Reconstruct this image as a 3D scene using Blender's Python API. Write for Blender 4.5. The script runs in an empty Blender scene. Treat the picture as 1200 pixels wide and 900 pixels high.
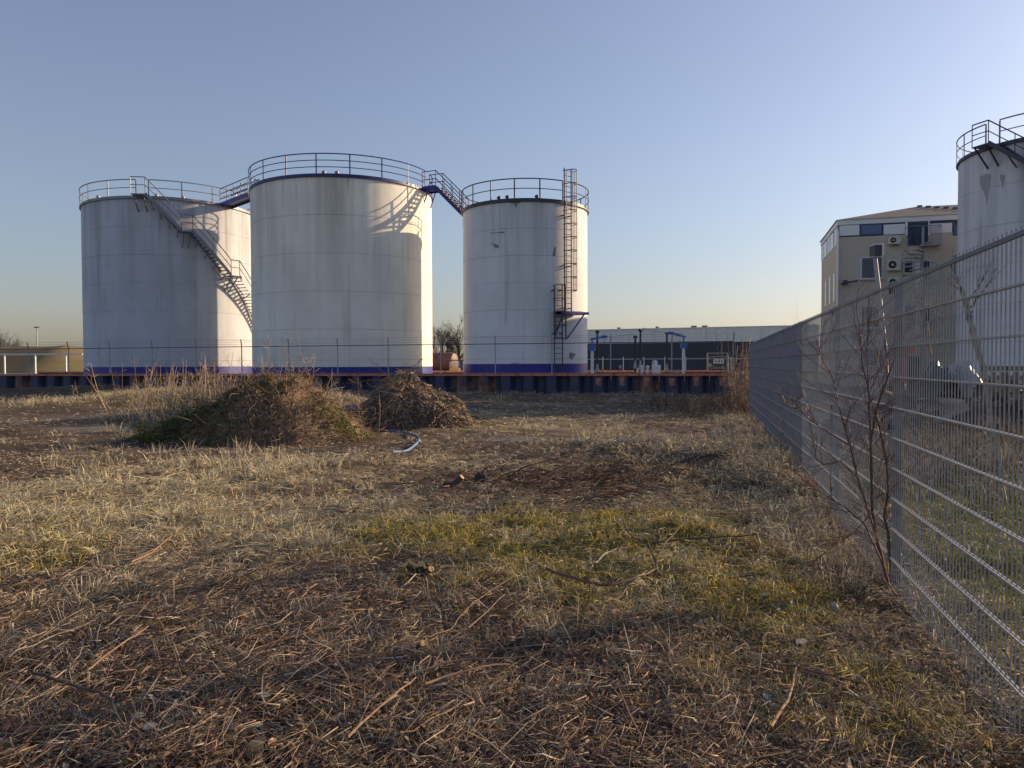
import bpy, math, random
import numpy as np
from mathutils import Vector, Matrix
random.seed(7); rng = np.random.default_rng(7)
scene = bpy.context.scene
COL = scene.collection

# ------------------------------------------------------------------ camera
F = 900.0; CAMZ = 1.5; PITCH = math.atan(23.1/900); ROLL = 0.004
cam = bpy.data.cameras.new("camera"); cam.sensor_width = 36; cam.lens = 27.0
cam.clip_start = 0.05; cam.clip_end = 9000
camo = bpy.data.objects.new("camera", cam); COL.objects.link(camo)
camo.matrix_world = Matrix.Translation((0, 0, CAMZ)) @ Matrix.Rotation(math.pi/2-PITCH, 4, 'X') @ Matrix.Rotation(-ROLL, 4, 'Z')
scene.camera = camo
# ------------------------------------------------------------------ sky, sun, exposure
SUN_AZ, SUN_EL = math.radians(65), math.radians(17.3)
w = bpy.data.worlds.new("World"); scene.world = w; w.use_nodes = True
nt = w.node_tree; bg = nt.nodes["Background"]
sky = nt.nodes.new("ShaderNodeTexSky"); sky.sky_type = 'NISHITA'; sky.sun_disc = False
sky.sun_elevation = SUN_EL; sky.sun_rotation = SUN_AZ
sky.air_density = 1.3; sky.dust_density = 1.2; sky.ozone_density = 4.0; sky.altitude = 0
hs = nt.nodes.new("ShaderNodeHueSaturation"); hs.inputs["Saturation"].default_value = 0.77
tint = nt.nodes.new("ShaderNodeMix"); tint.data_type = 'RGBA'; tint.blend_type = 'MULTIPLY'; tint.inputs[0].default_value = 1.0; tint.inputs[7].default_value = (1.04, 0.968, 1.045, 1)
nt.links.new(sky.outputs[0], hs.inputs["Color"]); nt.links.new(hs.outputs[0], tint.inputs[6]); nt.links.new(tint.outputs[2], bg.inputs[0]); bg.inputs[1].default_value = 0.10
S = Vector((math.sin(SUN_AZ)*math.cos(SUN_EL), math.cos(SUN_AZ)*math.cos(SUN_EL), math.sin(SUN_EL)))
sl = bpy.data.lights.new("sun", 'SUN'); sl.energy = 5.0; sl.angle = math.radians(0.5); sl.color = (1.0, 0.73, 0.45)
so = bpy.data.objects.new("sun", sl); COL.objects.link(so); so.location = (60, 30, 30)
so.rotation_euler = S.to_track_quat('Z', 'Y').to_euler()
vs = scene.view_settings; vs.view_transform = 'Standard'; vs.look = 'None'; vs.gamma = 1; vs.exposure = 0.53
scene.cycles.max_bounces = 6; scene.cycles.transparent_max_bounces = 16
scene.cycles.use_adaptive_sampling = True

# ------------------------------------------------------------------ helpers
def ray(px, py):
    x, y = px-600.0, py-450.0
    c, s = math.cos(ROLL), math.sin(ROLL)
    x, y = x*c-y*s, y*c+x*s
    X = x/F; u = -y/F
    return Vector((X, math.cos(PITCH)+u*math.sin(PITCH), -math.sin(PITCH)+u*math.cos(PITCH)))
def at(px, py, Y):
    d = ray(px, py); return Vector((0, 0, CAMZ)) + d*(Y/d.y)
def atz(px, py, z):
    d = ray(px, py); return Vector((0, 0, CAMZ)) + d*((z-CAMZ)/d.z)
def on_plane(px, py, p0, n):
    d = ray(px, py); o = Vector((0, 0, CAMZ)); return o + d*((Vector(p0)-o).dot(n)/d.dot(n))
def on_cyl(px, py, c, R):
    d = ray(px, py); a = d.x*d.x+d.y*d.y; b = -2*(d.x*c[0]+d.y*c[1]); k = c[0]**2+c[1]**2-R*R
    disc = max(b*b-4*a*k, 0.0); t = (-b-math.sqrt(disc))/(2*a)
    p = Vector((0, 0, CAMZ))+d*t
    return math.atan2(p.y-c[1], p.x-c[0]), p.z

def hash2(ix, iy, seed):
    h = (ix.astype(np.int64)*374761393 + iy.astype(np.int64)*668265263 + seed*982451653) & 0xffffffff
    h = ((h ^ (h >> 13))*1274126177) & 0xffffffff
    h = (h ^ (h >> 16)) & 0xffffff
    return h/float(0xffffff)
def vnoise(x, y, seed=0):
    x = np.asarray(x, float); y = np.asarray(y, float)
    ix = np.floor(x); iy = np.floor(y); fx = x-ix; fy = y-iy
    fx = fx*fx*(3-2*fx); fy = fy*fy*(3-2*fy)
    a = hash2(ix, iy, seed); b = hash2(ix+1, iy, seed); c = hash2(ix, iy+1, seed); d = hash2(ix+1, iy+1, seed)
    return (a*(1-fx)+b*fx)*(1-fy)+(c*(1-fx)+d*fx)*fy
def fbm(x, y, seed=0, o=4):
    r = 0; a = 0.5; x = np.asarray(x, float); y = np.asarray(y, float)
    for i in range(o):
        r = r+a*vnoise(x*2**i, y*2**i, seed+i*17); a *= 0.5
    return r/(1-0.5**o)

ORG = {}
def tag(o, label=None, cat=None, group=None, kind=None):
    if label: o["label"] = label
    if cat: o["category"] = cat
    if group: o["group"] = group
    if kind: o["kind"] = kind
    return o
def thing(name, loc, label, cat, group=None):
    o = bpy.data.objects.new(name, None); COL.objects.link(o); o.location = loc; o.empty_display_size = 0.1
    ORG[o.name] = Vector(loc); return tag(o, label, cat, group)
def link(name, me, parent=None, loc=(0, 0, 0), rot=None):
    """shared mesh placed in the parent's frame at world-offset loc"""
    o = bpy.data.objects.new(name, me); COL.objects.link(o)
    if parent: o.parent = parent
    o.location = loc
    if rot: o.rotation_euler = rot
    return o

class MB:
    def __init__(s): s.v = []; s.f = []; s.uv = None
    def add(s, vs_, fs):
        b = len(s.v); s.v.extend([tuple(v) for v in vs_]); s.f.extend([tuple(i+b for i in f) for f in fs]); return s
    def box(s, c, size, ax=None):
        """box at centre c, size along axes ax (3 unit vectors)"""
        c = Vector(c); X, Y, Z = ax if ax else (Vector((1, 0, 0)), Vector((0, 1, 0)), Vector((0, 0, 1)))
        X = Vector(X)*size[0]/2; Y = Vector(Y)*size[1]/2; Z = Vector(Z)*size[2]/2
        p = [c+X*i+Y*j+Z*k for i in (-1, 1) for j in (-1, 1) for k in (-1, 1)]
        return s.add(p, [(0, 1, 3, 2), (4, 6, 7, 5), (0, 4, 5, 1), (2, 3, 7, 6), (0, 2, 6, 4), (1, 5, 7, 3)])
    def bar(s, a, b, wd, ht, up=(0, 0, 1)):
        a = Vector(a); b = Vector(b); d = b-a; L = d.length; d = d/L
        sd = d.cross(Vector(up))
        if sd.length < 1e-4: sd = d.cross(Vector((1, 0, 0)))
        sd.normalize(); u = sd.cross(d)
        return s.box((a+b)/2, (L, wd, ht), (d, sd, u))
    def tube(s, pts, r, n=6, cap=True):
        pts = [Vector(p) for p in pts]; m = len(pts)
        rr = r if isinstance(r, (list, tuple)) else [r]*m
        b = len(s.v); ref = None
        for i, p in enumerate(pts):
            d = (pts[min(i+1, m-1)]-pts[max(i-1, 0)])
            if d.length < 1e-9: d = Vector((0, 0, 1))
            d.normalize()
            if ref is None: ref = Vector((0, 0, 1)) if abs(d.z) < 0.9 else Vector((1, 0, 0))
            u = d.cross(ref); u.normalize(); v = u.cross(d); ref = -v if False else ref
            for k in range(n):
                a = 2*math.pi*k/n; q = p+(u*math.cos(a)+v*math.sin(a))*rr[i]; s.v.append((q.x, q.y, q.z))
        for i in range(m-1):
            for k in range(n):
                k2 = (k+1) % n; s.f.append((b+i*n+k, b+i*n+k2, b+(i+1)*n+k2, b+(i+1)*n+k))
        if cap:
            s.f.append(tuple(b+k for k in reversed(range(n)))); s.f.append(tuple(b+(m-1)*n+k for k in range(n)))
        return s
    def lathe(s, c, prof, n=24, a0=0, a1=2*math.pi):
        c = Vector(c); full = abs(a1-a0-2*math.pi) < 1e-6; na = n if full else n+1; b = len(s.v)
        for (r, z) in prof:
            for k in range(na):
                a = a0+(a1-a0)*k/n; s.v.append((c.x+r*math.cos(a), c.y+r*math.sin(a), c.z+z))
        for i in range(len(prof)-1):
            for k in range(n):
                k2 = (k+1) % na
                s.f.append((b+i*na+k, b+i*na+k2, b+(i+1)*na+k2, b+(i+1)*na+k))
        return s
    def mesh(s, name, m, org=(0, 0, 0), smooth=False):
        me = bpy.data.meshes.new(name); o = Vector(org)
        me.from_pydata([(v[0]-o.x, v[1]-o.y, v[2]-o.z) for v in s.v], [], s.f)
        if m: me.materials.append(m)
        if smooth:
            me.polygons.foreach_set("use_smooth", [True]*len(me.polygons)); me.update(); me.set_sharp_from_angle(angle=math.radians(35))
        return me
    def obj(s, name, m, parent=None, smooth=False):
        """vertices given in world space; parts are stored in the frame of their thing"""
        org = Vector((0, 0, 0)); p = parent
        if parent is not None:
            org = ORG.get(parent.name, org)
        me = s.mesh(name, m, org, smooth)
        o = bpy.data.objects.new(name, me); COL.objects.link(o)
        if parent: o.parent = parent; ORG[o.name] = org
        return o
    def solo(s, name, m, label, cat, group=None, smooth=False):
        """single-mesh thing, origin at the middle of its base"""
        a = np.array(s.v); org = Vector(((a[:, 0].min()+a[:, 0].max())/2, (a[:, 1].min()+a[:, 1].max())/2, a[:, 2].min()))
        o = bpy.data.objects.new(name, s.mesh(name, m, org, smooth)); COL.objects.link(o); o.location = org
        ORG[o.name] = org
        return tag(o, label, cat, group)

def np_mesh(name, V, T, m, col=None, parent=None, smooth=False):
    """triangle mesh straight from arrays, optional vertex colour 'col'"""
    me = bpy.data.meshes.new(name); V = np.asarray(V, np.float32); T = np.asarray(T, np.int32)
    if parent is not None: V = V-np.array(ORG[parent.name], np.float32)
    me.vertices.add(len(V)); me.vertices.foreach_set("co", V.ravel())
    me.loops.add(T.size); me.loops.foreach_set("vertex_index", T.ravel())
    me.polygons.add(len(T)); me.polygons.foreach_set("loop_start", np.arange(0, T.size, 3, dtype=np.int32))
    if smooth: me.polygons.foreach_set("use_smooth", np.ones(len(T), bool))
    me.update(calc_edges=True)
    if col is not None:
        a = me.color_attributes.new("col", 'FLOAT_COLOR', 'POINT')
        c = np.ones((len(V), 4), np.float32); c[:, :col.shape[1]] = col; a.data.foreach_set("color", c.ravel())
    me.materials.append(m)
    o = bpy.data.objects.new(name, me); COL.objects.link(o)
    if parent is not None: o.parent = parent
    return o

# ------------------------------------------------------------------ materials
def new_mat(name):
    m = bpy.data.materials.new(name); m.use_nodes = True; return m, m.node_tree, m.node_tree.nodes["Principled BSDF"]
def N(t, typ, **kw):
    n = t.nodes.new(typ)
    for k, v in kw.items(): setattr(n, k, v)
    return n
def paint(name, c, rough=0.5, metal=0.0, var=0.25, scale=3.0, stretch=1.0, bump=0.0, dirt=None, dirt_amt=0.4, spec=0.5):
    """base colour broken up by noise; optional second colour (dirt/rust) in patches"""
    m, t, p = new_mat(name); L = t.links.new
    tc = N(t, "ShaderNodeTexCoord"); mp = N(t, "ShaderNodeMapping"); mp.inputs["Scale"].default_value = (1, 1, stretch)
    L(tc.outputs["Object"], mp.inputs[0])
    n1 = N(t, "ShaderNodeTexNoise"); n1.inputs["Scale"].default_value = scale; n1.inputs["Detail"].default_value = 6; n1.inputs["Roughness"].default_value = 0.6
    L(mp.outputs[0], n1.inputs["Vector"])
    mx = N(t, "ShaderNodeMix", data_type='RGBA'); mx.inputs[6].default_value = (*[x*(1-var) for x in c], 1); mx.inputs[7].default_value = (*[min(1, x*(1+var)) for x in c], 1)
    L(n1.outputs["Fac"], mx.inputs[0]); out = mx.outputs[2]
    if dirt:
        n2 = N(t, "ShaderNodeTexNoise"); n2.inputs["Scale"].default_value = scale*1.7; n2.inputs["Detail"].default_value = 8; n2.inputs["Roughness"].default_value = 0.7
        L(mp.outputs[0], n2.inputs["Vector"])
        cr = N(t, "ShaderNodeValToRGB"); e = cr.color_ramp.elements; e[0].position = 0.62-dirt_amt*0.3; e[1].position = 0.72-dirt_amt*0.15
        L(n2.outputs["Fac"], cr.inputs[0])
        m2 = N(t, "ShaderNodeMix", data_type='RGBA'); m2.inputs[7].default_value = (*dirt, 1); L(out, m2.inputs[6]); L(cr.outputs[0], m2.inputs[0]); out = m2.outputs[2]
    L(out, p.inputs["Base Color"]); p.inputs["Roughness"].default_value = rough; p.inputs["Metallic"].default_value = metal
    p.inputs["Specular IOR Level"].default_value = spec
    if bump:
        b = N(t, "ShaderNodeBump"); b.inputs["Strength"].default_value = bump; b.inputs["Distance"].default_value = 0.02
        L(n1.outputs["Fac"], b.inputs["Height"]); L(b.outputs[0], p.inputs["Normal"])
    return m
def tank_paint(name, c, streak, amt, seed, rust=0.15, ztop=11.8):
    m, t, p = new_mat(name); L = t.links.new
    tc = N(t, "ShaderNodeTexCoord")
    def noise(sc, zst, det, off):
        mp = N(t, "ShaderNodeMapping"); mp.inputs["Scale"].default_value = (1, 1, zst); mp.inputs["Location"].default_value = (seed*3.1+off, off*1.7, seed)
        L(tc.outputs["Object"], mp.inputs[0]); n = N(t, "ShaderNodeTexNoise"); n.inputs["Scale"].default_value = sc; n.inputs["Detail"].default_value = det; n.inputs["Roughness"].default_value = 0.6
        L(mp.outputs[0], n.inputs["Vector"]); return n.outputs["Fac"]
    def ramp(s, a, b):
        r = N(t, "ShaderNodeMapRange"); r.inputs["From Min"].default_value = a; r.inputs["From Max"].default_value = b; L(s, r.inputs[0]); return r.outputs[0]
    def mul(a, b):
        k = N(t, "ShaderNodeMath", operation='MULTIPLY'); 
        for i, q in enumerate((a, b)):
            if isinstance(q, (int, float)): k.inputs[i].default_value = q
            else: L(q, k.inputs[i])
        return k.outputs[0]
    def mix(a, colr, fac):
        k = N(t, "ShaderNodeMix", data_type='RGBA')
        if isinstance(a, tuple): k.inputs[6].default_value = (*a, 1)
        else: L(a, k.inputs[6])
        k.inputs[7].default_value = (*colr, 1); L(fac, k.inputs[0]); return k.outputs[2]
    base = mix(c, tuple(x*0.82 for x in c), ramp(noise(0.35, 0.7, 4, 0), 0.35, 0.7))
    sep = N(t, "ShaderNodeSeparateXYZ"); L(tc.outputs["Object"], sep.inputs[0])
    hi = ramp(sep.outputs[2], ztop*0.15, ztop)
    s1 = mul(mul(ramp(noise(0.9, 0.03, 6, 5), 0.48, 0.74), amt), hi)
    col = mix(base, streak, s1)
    s2 = mul(mul(ramp(noise(3.0, 0.03, 5, 9), 0.52, 0.75), amt*0.8), ramp(noise(0.5, 0.6, 2, 21), 0.42, 0.62))
    col = mix(col, tuple(x*0.7 for x in streak), s2)
    s3 = mul(mul(ramp(noise(2.2, 0.05, 5, 13), 0.56, 0.72), rust), ramp(sep.outputs[2], ztop*0.72, ztop))
    col = mix(col, (0.26, 0.12, 0.05), s3)
    L(col, p.inputs["Base Color"]); p.inputs["Roughness"].default_value = 0.6; p.inputs["Specular IOR Level"].default_value = 0.15
    b = N(t, "ShaderNodeBump"); b.inputs["Strength"].default_value = 0.25; b.inputs["Distance"].default_value = 0.08; L(noise(0.7, 1.0, 2, 3), b.inputs["Height"]); L(b.outputs[0], p.inputs["Normal"])
    return m
def vcol_mat(name, rough=0.85, trans=0.0, spec=0.2):
    m, t, p = new_mat(name); L = t.links.new
    a = N(t, "ShaderNodeAttribute"); a.attribute_name = "col"
    L(a.outputs["Color"], p.inputs["Base Color"]); p.inputs["Roughness"].default_value = rough; p.inputs["Specular IOR Level"].default_value = spec
    if trans:
        tr = N(t, "ShaderNodeBsdfTranslucent"); L(a.outputs["Color"], tr.inputs[0])
        ms = N(t, "ShaderNodeMixShader"); ms.inputs[0].default_value = trans
        L(p.outputs[0], ms.inputs[1]); L(tr.outputs[0], ms.inputs[2]); L(ms.outputs[0], t.nodes["Material Output"].inputs[0])
    return m
def glass_mat(name, c):
    m, t, p = new_mat(name); p.inputs["Base Color"].default_value = (*c, 1); p.inputs["Roughness"].default_value = 0.08; p.inputs["Specular IOR Level"].default_value = 0.5
    return m

M = dict(
    tank1=tank_paint("tank_paint_weathered", (0.56, 0.59, 0.65), (0.19, 0.19, 0.17), 0.85, 1, 0.2),
    tank2=tank_paint("tank_paint_cream", (0.90, 0.875, 0.79), (0.27, 0.265, 0.18), 0.6, 2, 0.75),
    tank3=tank_paint("tank_paint_white", (0.76, 0.77, 0.78), (0.28, 0.28, 0.27), 0.6, 3, 0.2, 10.0),
    tank4=tank_paint("tank_paint_streaked", (0.68, 0.69, 0.72), (0.15, 0.15, 0.15), 0.8, 4, 0.1),
    blue=paint("blue_band_paint", (0.02, 0.022, 0.24), 0.45, 0, 0.3, 2.0, 0.3, dirt=(0.05, 0.05, 0.12), dirt_amt=0.2),
    bluesteel=paint("blue_steel_paint", (0.025, 0.03, 0.15), 0.45, 0, 0.3, 6),
    brightblue=paint("bright_blue_paint", (0.03, 0.13, 0.42), 0.4, 0, 0.2, 6),
    darksteel=paint("dark_steel_paint", (0.045, 0.045, 0.075), 0.5, 0.1, 0.3, 8),
    railgrey=paint("grey_rail_steel", (0.22, 0.23, 0.27), 0.5, 0.3, 0.3, 8),
    galv=paint("galvanised_steel", (0.35, 0.352, 0.36), 0.5, 0.15, 0.3, 9, 1, dirt=(0.16, 0.16, 0.17), dirt_amt=0.3),
    bluemesh=paint("blue_coated_steel", (0.185, 0.198, 0.24), 0.5, 0.2, 0.25, 4),
    postgrey=paint("grey_coated_post", (0.115, 0.125, 0.16), 0.5, 0.2, 0.2, 5),
    white=paint("white_paint", (0.72, 0.72, 0.70), 0.45, 0, 0.1, 3, dirt=(0.4, 0.39, 0.35), dirt_amt=0.2),
    black=paint("black_rubber", (0.02, 0.02, 0.025), 0.6, 0, 0.3, 5),
    rust=paint("rusty_capping", (0.56, 0.21, 0.125), 0.85, 0, 0.35, 2.5, 1, 0.3, dirt=(0.14, 0.055, 0.035), dirt_amt=0.35),
    pile=paint("sheet_pile_paint", (0.030, 0.036, 0.085), 0.6, 0, 0.4, 1.4, 0.5, 0.2, dirt=(0.10, 0.06, 0.045), dirt_amt=0.12),
    pilerust=paint("sheet_pile_worn", (0.055, 0.05, 0.075), 0.7, 0, 0.4, 1.8, 0.5, 0.2, dirt=(0.30, 0.13, 0.07), dirt_amt=0.5),
    concrete=paint("concrete", (0.34, 0.32, 0.30), 0.9, 0, 0.25, 2, 1, 0.3),
    brick=None, fascia=paint("white_fascia", (0.74, 0.75, 0.77), 0.5, 0, 0.08, 1),
    panel=paint("white_panel", (0.78, 0.78, 0.79), 0.5, 0, 0.06, 1),
    frame=paint("window_frame_blue", (0.05, 0.06, 0.11), 0.5),
    wframe=paint("window_frame_white", (0.55, 0.55, 0.54), 0.5),
    glass=glass_mat("window_glass", (0.03, 0.05, 0.09)), glassb=glass_mat("window_blue_blind", (0.07, 0.12, 0.26)),
    roof=paint("grey_roofing", (0.13, 0.125, 0.12), 0.85, 0, 0.25, 0.6),
    acbody=paint("cream_plastic", (0.55, 0.54, 0.50), 0.5, 0, 0.1, 3),
    clad=paint("light_cladding", (0.70, 0.71, 0.70), 0.5, 0.2, 0.1, 0.3),
    darkclad=paint("dark_cladding", (0.030, 0.036, 0.055), 0.6, 0, 0.15, 0.3),
    redtank=paint("faded_red_paint", (0.15, 0.07, 0.062), 0.6, 0, 0.25, 1.5, dirt=(0.2, 0.1, 0.09), dirt_amt=0.4),
    orangered=paint("orange_red_paint", (0.50, 0.075, 0.03), 0.5, 0, 0.25, 4),
    yellow=paint("yellow_paint", (0.55, 0.42, 0.12), 0.6),
    hose=paint("blue_hose_plastic", (0.05, 0.13, 0.34), 0.65, 0, 0.2, 2),
    hoseend=paint("blue_hose_sunbleached", (0.11, 0.20, 0.34), 0.7, 0, 0.2, 4),
    wood=paint("cut_wood", (0.55, 0.34, 0.16), 0.8, 0, 0.2, 30, 1, 0.2),
    bark=paint("grey_bark", (0.085, 0.07, 0.055), 0.95, 0, 0.5, 20, 1, 0.6),
    redbark=paint("red_twig_bark", (0.12, 0.055, 0.047), 0.7, 0, 0.4, 25),
    redtwig=paint("red_twig_tips", (0.15, 0.06, 0.052), 0.6, 0, 0.3, 25), tanbark=paint("tan_twig_bark", (0.26, 0.15, 0.085), 0.75, 0, 0.4, 25),
    palebark=paint("pale_bark", (0.33, 0.31, 0.27), 0.8, 0, 0.3, 12, 0.5, 0.3, dirt=(0.10, 0.09, 0.08), dirt_amt=0.55),
    treebark=paint("tree_bark", (0.06, 0.05, 0.042), 0.95, 0, 0.3, 2),
    stone=paint("pale_stone", (0.36, 0.36, 0.36), 0.8, 0, 0.3, 10, 1, 0.3),
    darkstone=paint("dark_stone", (0.045, 0.045, 0.05), 0.85, 0, 0.4, 9, 1, 0.5),
    leafpale=paint("pale_leaf", (0.27, 0.27, 0.24), 0.85, 0, 0.3, 10),
    leafbrown=paint("brown_leaf", (0.22, 0.15, 0.09), 0.85, 0, 0.3, 10), leafgreen=paint("ivy_leaf", (0.09, 0.11, 0.075), 0.75, 0, 0.4, 10),
    tarp=paint("black_sheeting", (0.03, 0.035, 0.045), 0.5, 0, 0.3, 3),
    sheet=paint("white_sheeting", (0.36, 0.37, 0.39), 0.5, 0, 0.2, 2),
    weathered=paint("weathered_timber", (0.19, 0.165, 0.14), 0.85, 0, 0.3, 5),
    dike=paint("dike_grass", (0.115, 0.105, 0.045), 0.95, 0, 0.4, 0.5, 1, 0.3, dirt=(0.12, 0.085, 0.055), dirt_amt=0.7),
    ink=paint("sign_print", (0.08, 0.08, 0.09), 0.7),
    peel=paint("bare_primer", (0.20, 0.205, 0.22), 0.7, 0, 0.2, 5),
    straw=vcol_mat("dry_straw", 0.8, 0.28), twig=vcol_mat("twig_litter", 0.8, 0.0), leaf=vcol_mat("leaf_litter", 0.7, 0.2),
    soilheap=None, ground=None)
def brick_mat():
    m, t, p = new_mat("sand_brick"); L = t.links.new
    tc = N(t, "ShaderNodeTexCoord"); mp = N(t, "ShaderNodeMapping"); mp.inputs["Rotation"].default_value = (math.pi/2, 0, 0)
    L(tc.outputs["Object"], mp.inputs[0])
    b = N(t, "ShaderNodeTexBrick"); b.inputs["Scale"].default_value = 4.2; b.inputs["Color1"].default_value = (0.60, 0.53, 0.43, 1); b.inputs["Color2"].default_value = (0.52, 0.46, 0.375, 1)
    b.inputs["Mortar"].default_value = (0.42, 0.39, 0.34, 1); b.inputs["Mortar Size"].default_value = 0.02
    L(mp.outputs[0], b.inputs[0]); L(b.outputs[0], p.inputs["Base Color"]); p.inputs["Roughness"].default_value = 0.9
    return m
M["brick"] = brick_mat()
def ground_mat(name, heap=False):
    m, t, p = new_mat(name); L = t.links.new
    tc = N(t, "ShaderNodeTexCoord"); at_ = N(t, "ShaderNodeAttribute"); at_.attribute_name = "col"
    def noise(sc, det, r=0.65):
        n = N(t, "ShaderNodeTexNoise"); n.inputs["Scale"].default_value = sc; n.inputs["Detail"].default_value = det; n.inputs["Roughness"].default_value = r
        L(tc.outputs["Object"], n.inputs["Vector"]); return n.outputs["Fac"]
    n1, n2, n3 = noise(1.3, 8), noise(14, 8, 0.75), noise(60, 5, 0.7)
    r = N(t, "ShaderNodeMapRange"); r.inputs["From Min"].default_value = 0.3; r.inputs["From Max"].default_value = 0.7; r.inputs["To Min"].default_value = 0.45; r.inputs["To Max"].default_value = 1.5
    mth = N(t, "ShaderNodeMath", operation='MULTIPLY_ADD'); mth.inputs[1].default_value = 0.5; L(n1, mth.inputs[0])
    k = N(t, "ShaderNodeMath", operation='MULTIPLY'); k.inputs[1].default_value = 0.5; L(n2, k.inputs[0]); L(k.outputs[0], mth.inputs[2]); L(mth.outputs[0], r.inputs[0])
    r3 = N(t, "ShaderNodeMapRange"); r3.inputs["From Min"].default_value = 0.3; r3.inputs["From Max"].default_value = 0.7; r3.inputs["To Min"].default_value = 0.6; r3.inputs["To Max"].default_value = 1.4; L(n3, r3.inputs[0])
    k2 = N(t, "ShaderNodeMath", operation='MULTIPLY'); L(r.outputs[0], k2.inputs[0]); L(r3.outputs[0], k2.inputs[1])
    mx = N(t, "ShaderNodeVectorMath", operation='SCALE'); L(at_.outputs["Color"], mx.inputs[0]); L(k2.outputs[0], mx.inputs["Scale"])
    L(mx.outputs[0], p.inputs["Base Color"]); p.inputs["Roughness"].default_value = 0.95; p.inputs["Specular IOR Level"].default_value = 0.15
    b = N(t, "ShaderNodeBump"); b.inputs["Strength"].default_value = 0.8; b.inputs["Distance"].default_value = 0.05; L(n2, b.inputs["Height"])
    b2 = N(t, "ShaderNodeBump"); b2.inputs["Strength"].default_value = 0.6; b2.inputs["Distance"].default_value = 0.015; L(n3, b2.inputs["Height"]); L(b.outputs[0], b2.inputs["Normal"])
    L(b2.outputs[0], p.inputs["Normal"]); return m
M["ground"] = ground_mat("waste_ground")

# ------------------------------------------------------------------ ground relief and cover
FX0, FT = 1.24, 0.2511                     # mesh fence line: x = FX0 + FT*y
def gp(px, py): return atz(px, py, 0.0)
def blob(px, py, wx, wy, amp):
    c = gp(px, py); return (c.x, c.y, wx*c.y/F, wy*c.y*c.y/(CAMZ*F), amp)
def blobs(L, x, y):
    r = np.zeros_like(x, float)
    for (cx, cy, rx, ry, a) in L: r = r+a*np.exp(-((x-cx)/rx)**2-((y-cy)/ry)**2)
    return r
BUMPS = [blob(845, 540, 80, 18, 0.20), blob(740, 525, 60, 10, 0.10), blob(930, 580, 40, 25, 0.12), blob(630, 640, 50, 12, 0.05), blob(720, 632, 45, 12, 0.08), blob(800, 628, 45, 12, 0.09), blob(860, 645, 40, 14, 0.09),
         (-22, 42, 9, 2.6, 0.42), (-13.5, 31, 4.5, 1.6, 0.42), (-9.5, 34, 4, 2, 0.35), (7.5, 29, 3, 3, 0.15)]
STRAW = [blob(60, 600, 190, 45, 1.0), blob(250, 560, 160, 30, 0.9), blob(300, 620, 200, 25, 0.7), blob(140, 469, 70, 5, 1.3), blob(230, 475, 40, 6, 0.9), blob(520, 545, 140, 10, 0.8), blob(640, 500, 110, 8, 0.7), blob(580, 487, 100, 5, 0.8), blob(620, 474, 90, 3, 0.5),
         blob(450, 600, 160, 30, 0.5), blob(860, 515, 70, 8, 0.8), blob(720, 660, 200, 50, 0.45), blob(660, 745, 40, 10, 0.8), blob(810, 800, 60, 30, 0.5), blob(1000, 800, 160, 80, 0.15), blob(930, 640, 40, 20, 0.5), blob(740, 585, 120, 18, 0.35), blob(850, 580, 80, 20, 0.4)]
MOSS = [blob(980, 790, 200, 110, 0.35), blob(470, 620, 160, 25, 0.55), blob(90, 620, 150, 35, 0.45), blob(740, 645, 210, 50, 1.4), blob(870, 690, 80, 26, 1.3), blob(640, 655, 110, 30, 0.8), blob(600, 615, 120, 14, 0.8), blob(820, 610, 100, 15, 0.7), blob(60, 645, 70, 10, 0.7), blob(40, 590, 60, 15, 0.35), blob(500, 500, 60, 6, 0.7), blob(560, 500, 60, 5, 0.5), blob(1000, 850, 120, 40, 0.5), blob(450, 620, 70, 10, 0.3), blob(940, 730, 50, 10, 0.6)]
BARE = [blob(120, 502, 80, 3.2, 1.1), blob(640, 516, 90, 4, 1.3), blob(60, 488, 90, 4, 0.6), blob(380, 540, 120, 8, 0.5), (0, 26, 3, 1.2, 0.3)]
DARK = [blob(60, 480, 140, 6, 0.9), blob(100, 520, 120, 8, 0.8), blob(680, 560, 90, 10, 0.8), blob(420, 575, 120, 10, 0.5), blob(50, 460, 120, 4, 0.7), blob(720, 470, 120, 4, 0.5), blob(830, 475, 60, 8, 0.6), blob(880, 590, 70, 15, 0.6)]
def gheight(x, y):
    x = np.asarray(x, float); y = np.asarray(y, float)
    near = 1/(1+(np.hypot(x, y)/60)**4)
    h = 0.10*(fbm(x*0.35, y*0.35, 3, 3)-0.5)+0.11*(fbm(x*1.6, y*1.6, 5, 3)-0.5)+0.055*(fbm(x*6, y*6, 9, 3)-0.5)
    h = h*near+blobs(BUMPS, x, y)*(0.75+0.5*fbm(x*2, y*2, 21, 3))
    right = np.clip((x-(FX0+FT*y))/3.0, 0, 1)*np.clip((y-3)/6, 0, 1)*near
    return h+right*0.22*fbm(x*0.7, y*0.7, 31, 3)
def cover(x, y):
    n = fbm(x*1.1, y*0.9, 41, 4)-0.5; n2 = fbm(x*4, y*4, 51, 3)-0.5
    st = np.clip(blobs(STRAW, x, y)+n*1.5+n2*0.5-0.05, 0, 1)
    mo = np.clip(blobs(MOSS, x, y)+n2*0.8-n*0.6-0.2, 0, 1)
    ba = np.clip(blobs(BARE, x, y)*1.2+n*0.6-0.25, 0, 1)
    dk = np.clip(blobs(DARK, x, y)+n2*0.4-n*0.8, 0, 1)
    right = np.clip((x-(FX0+FT*y)-0.1)/0.6, 0, 1)
    mo = np.where(right > 0, np.maximum(mo, right*np.clip(0.75+n*1.5-np.clip((y-9)/5, 0, 0.8), 0, 1)), mo)
    return st, mo, ba, dk, right
def mixc(a, b, t): return a*(1-t[:, None])+np.array(b)*t[:, None]
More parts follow.
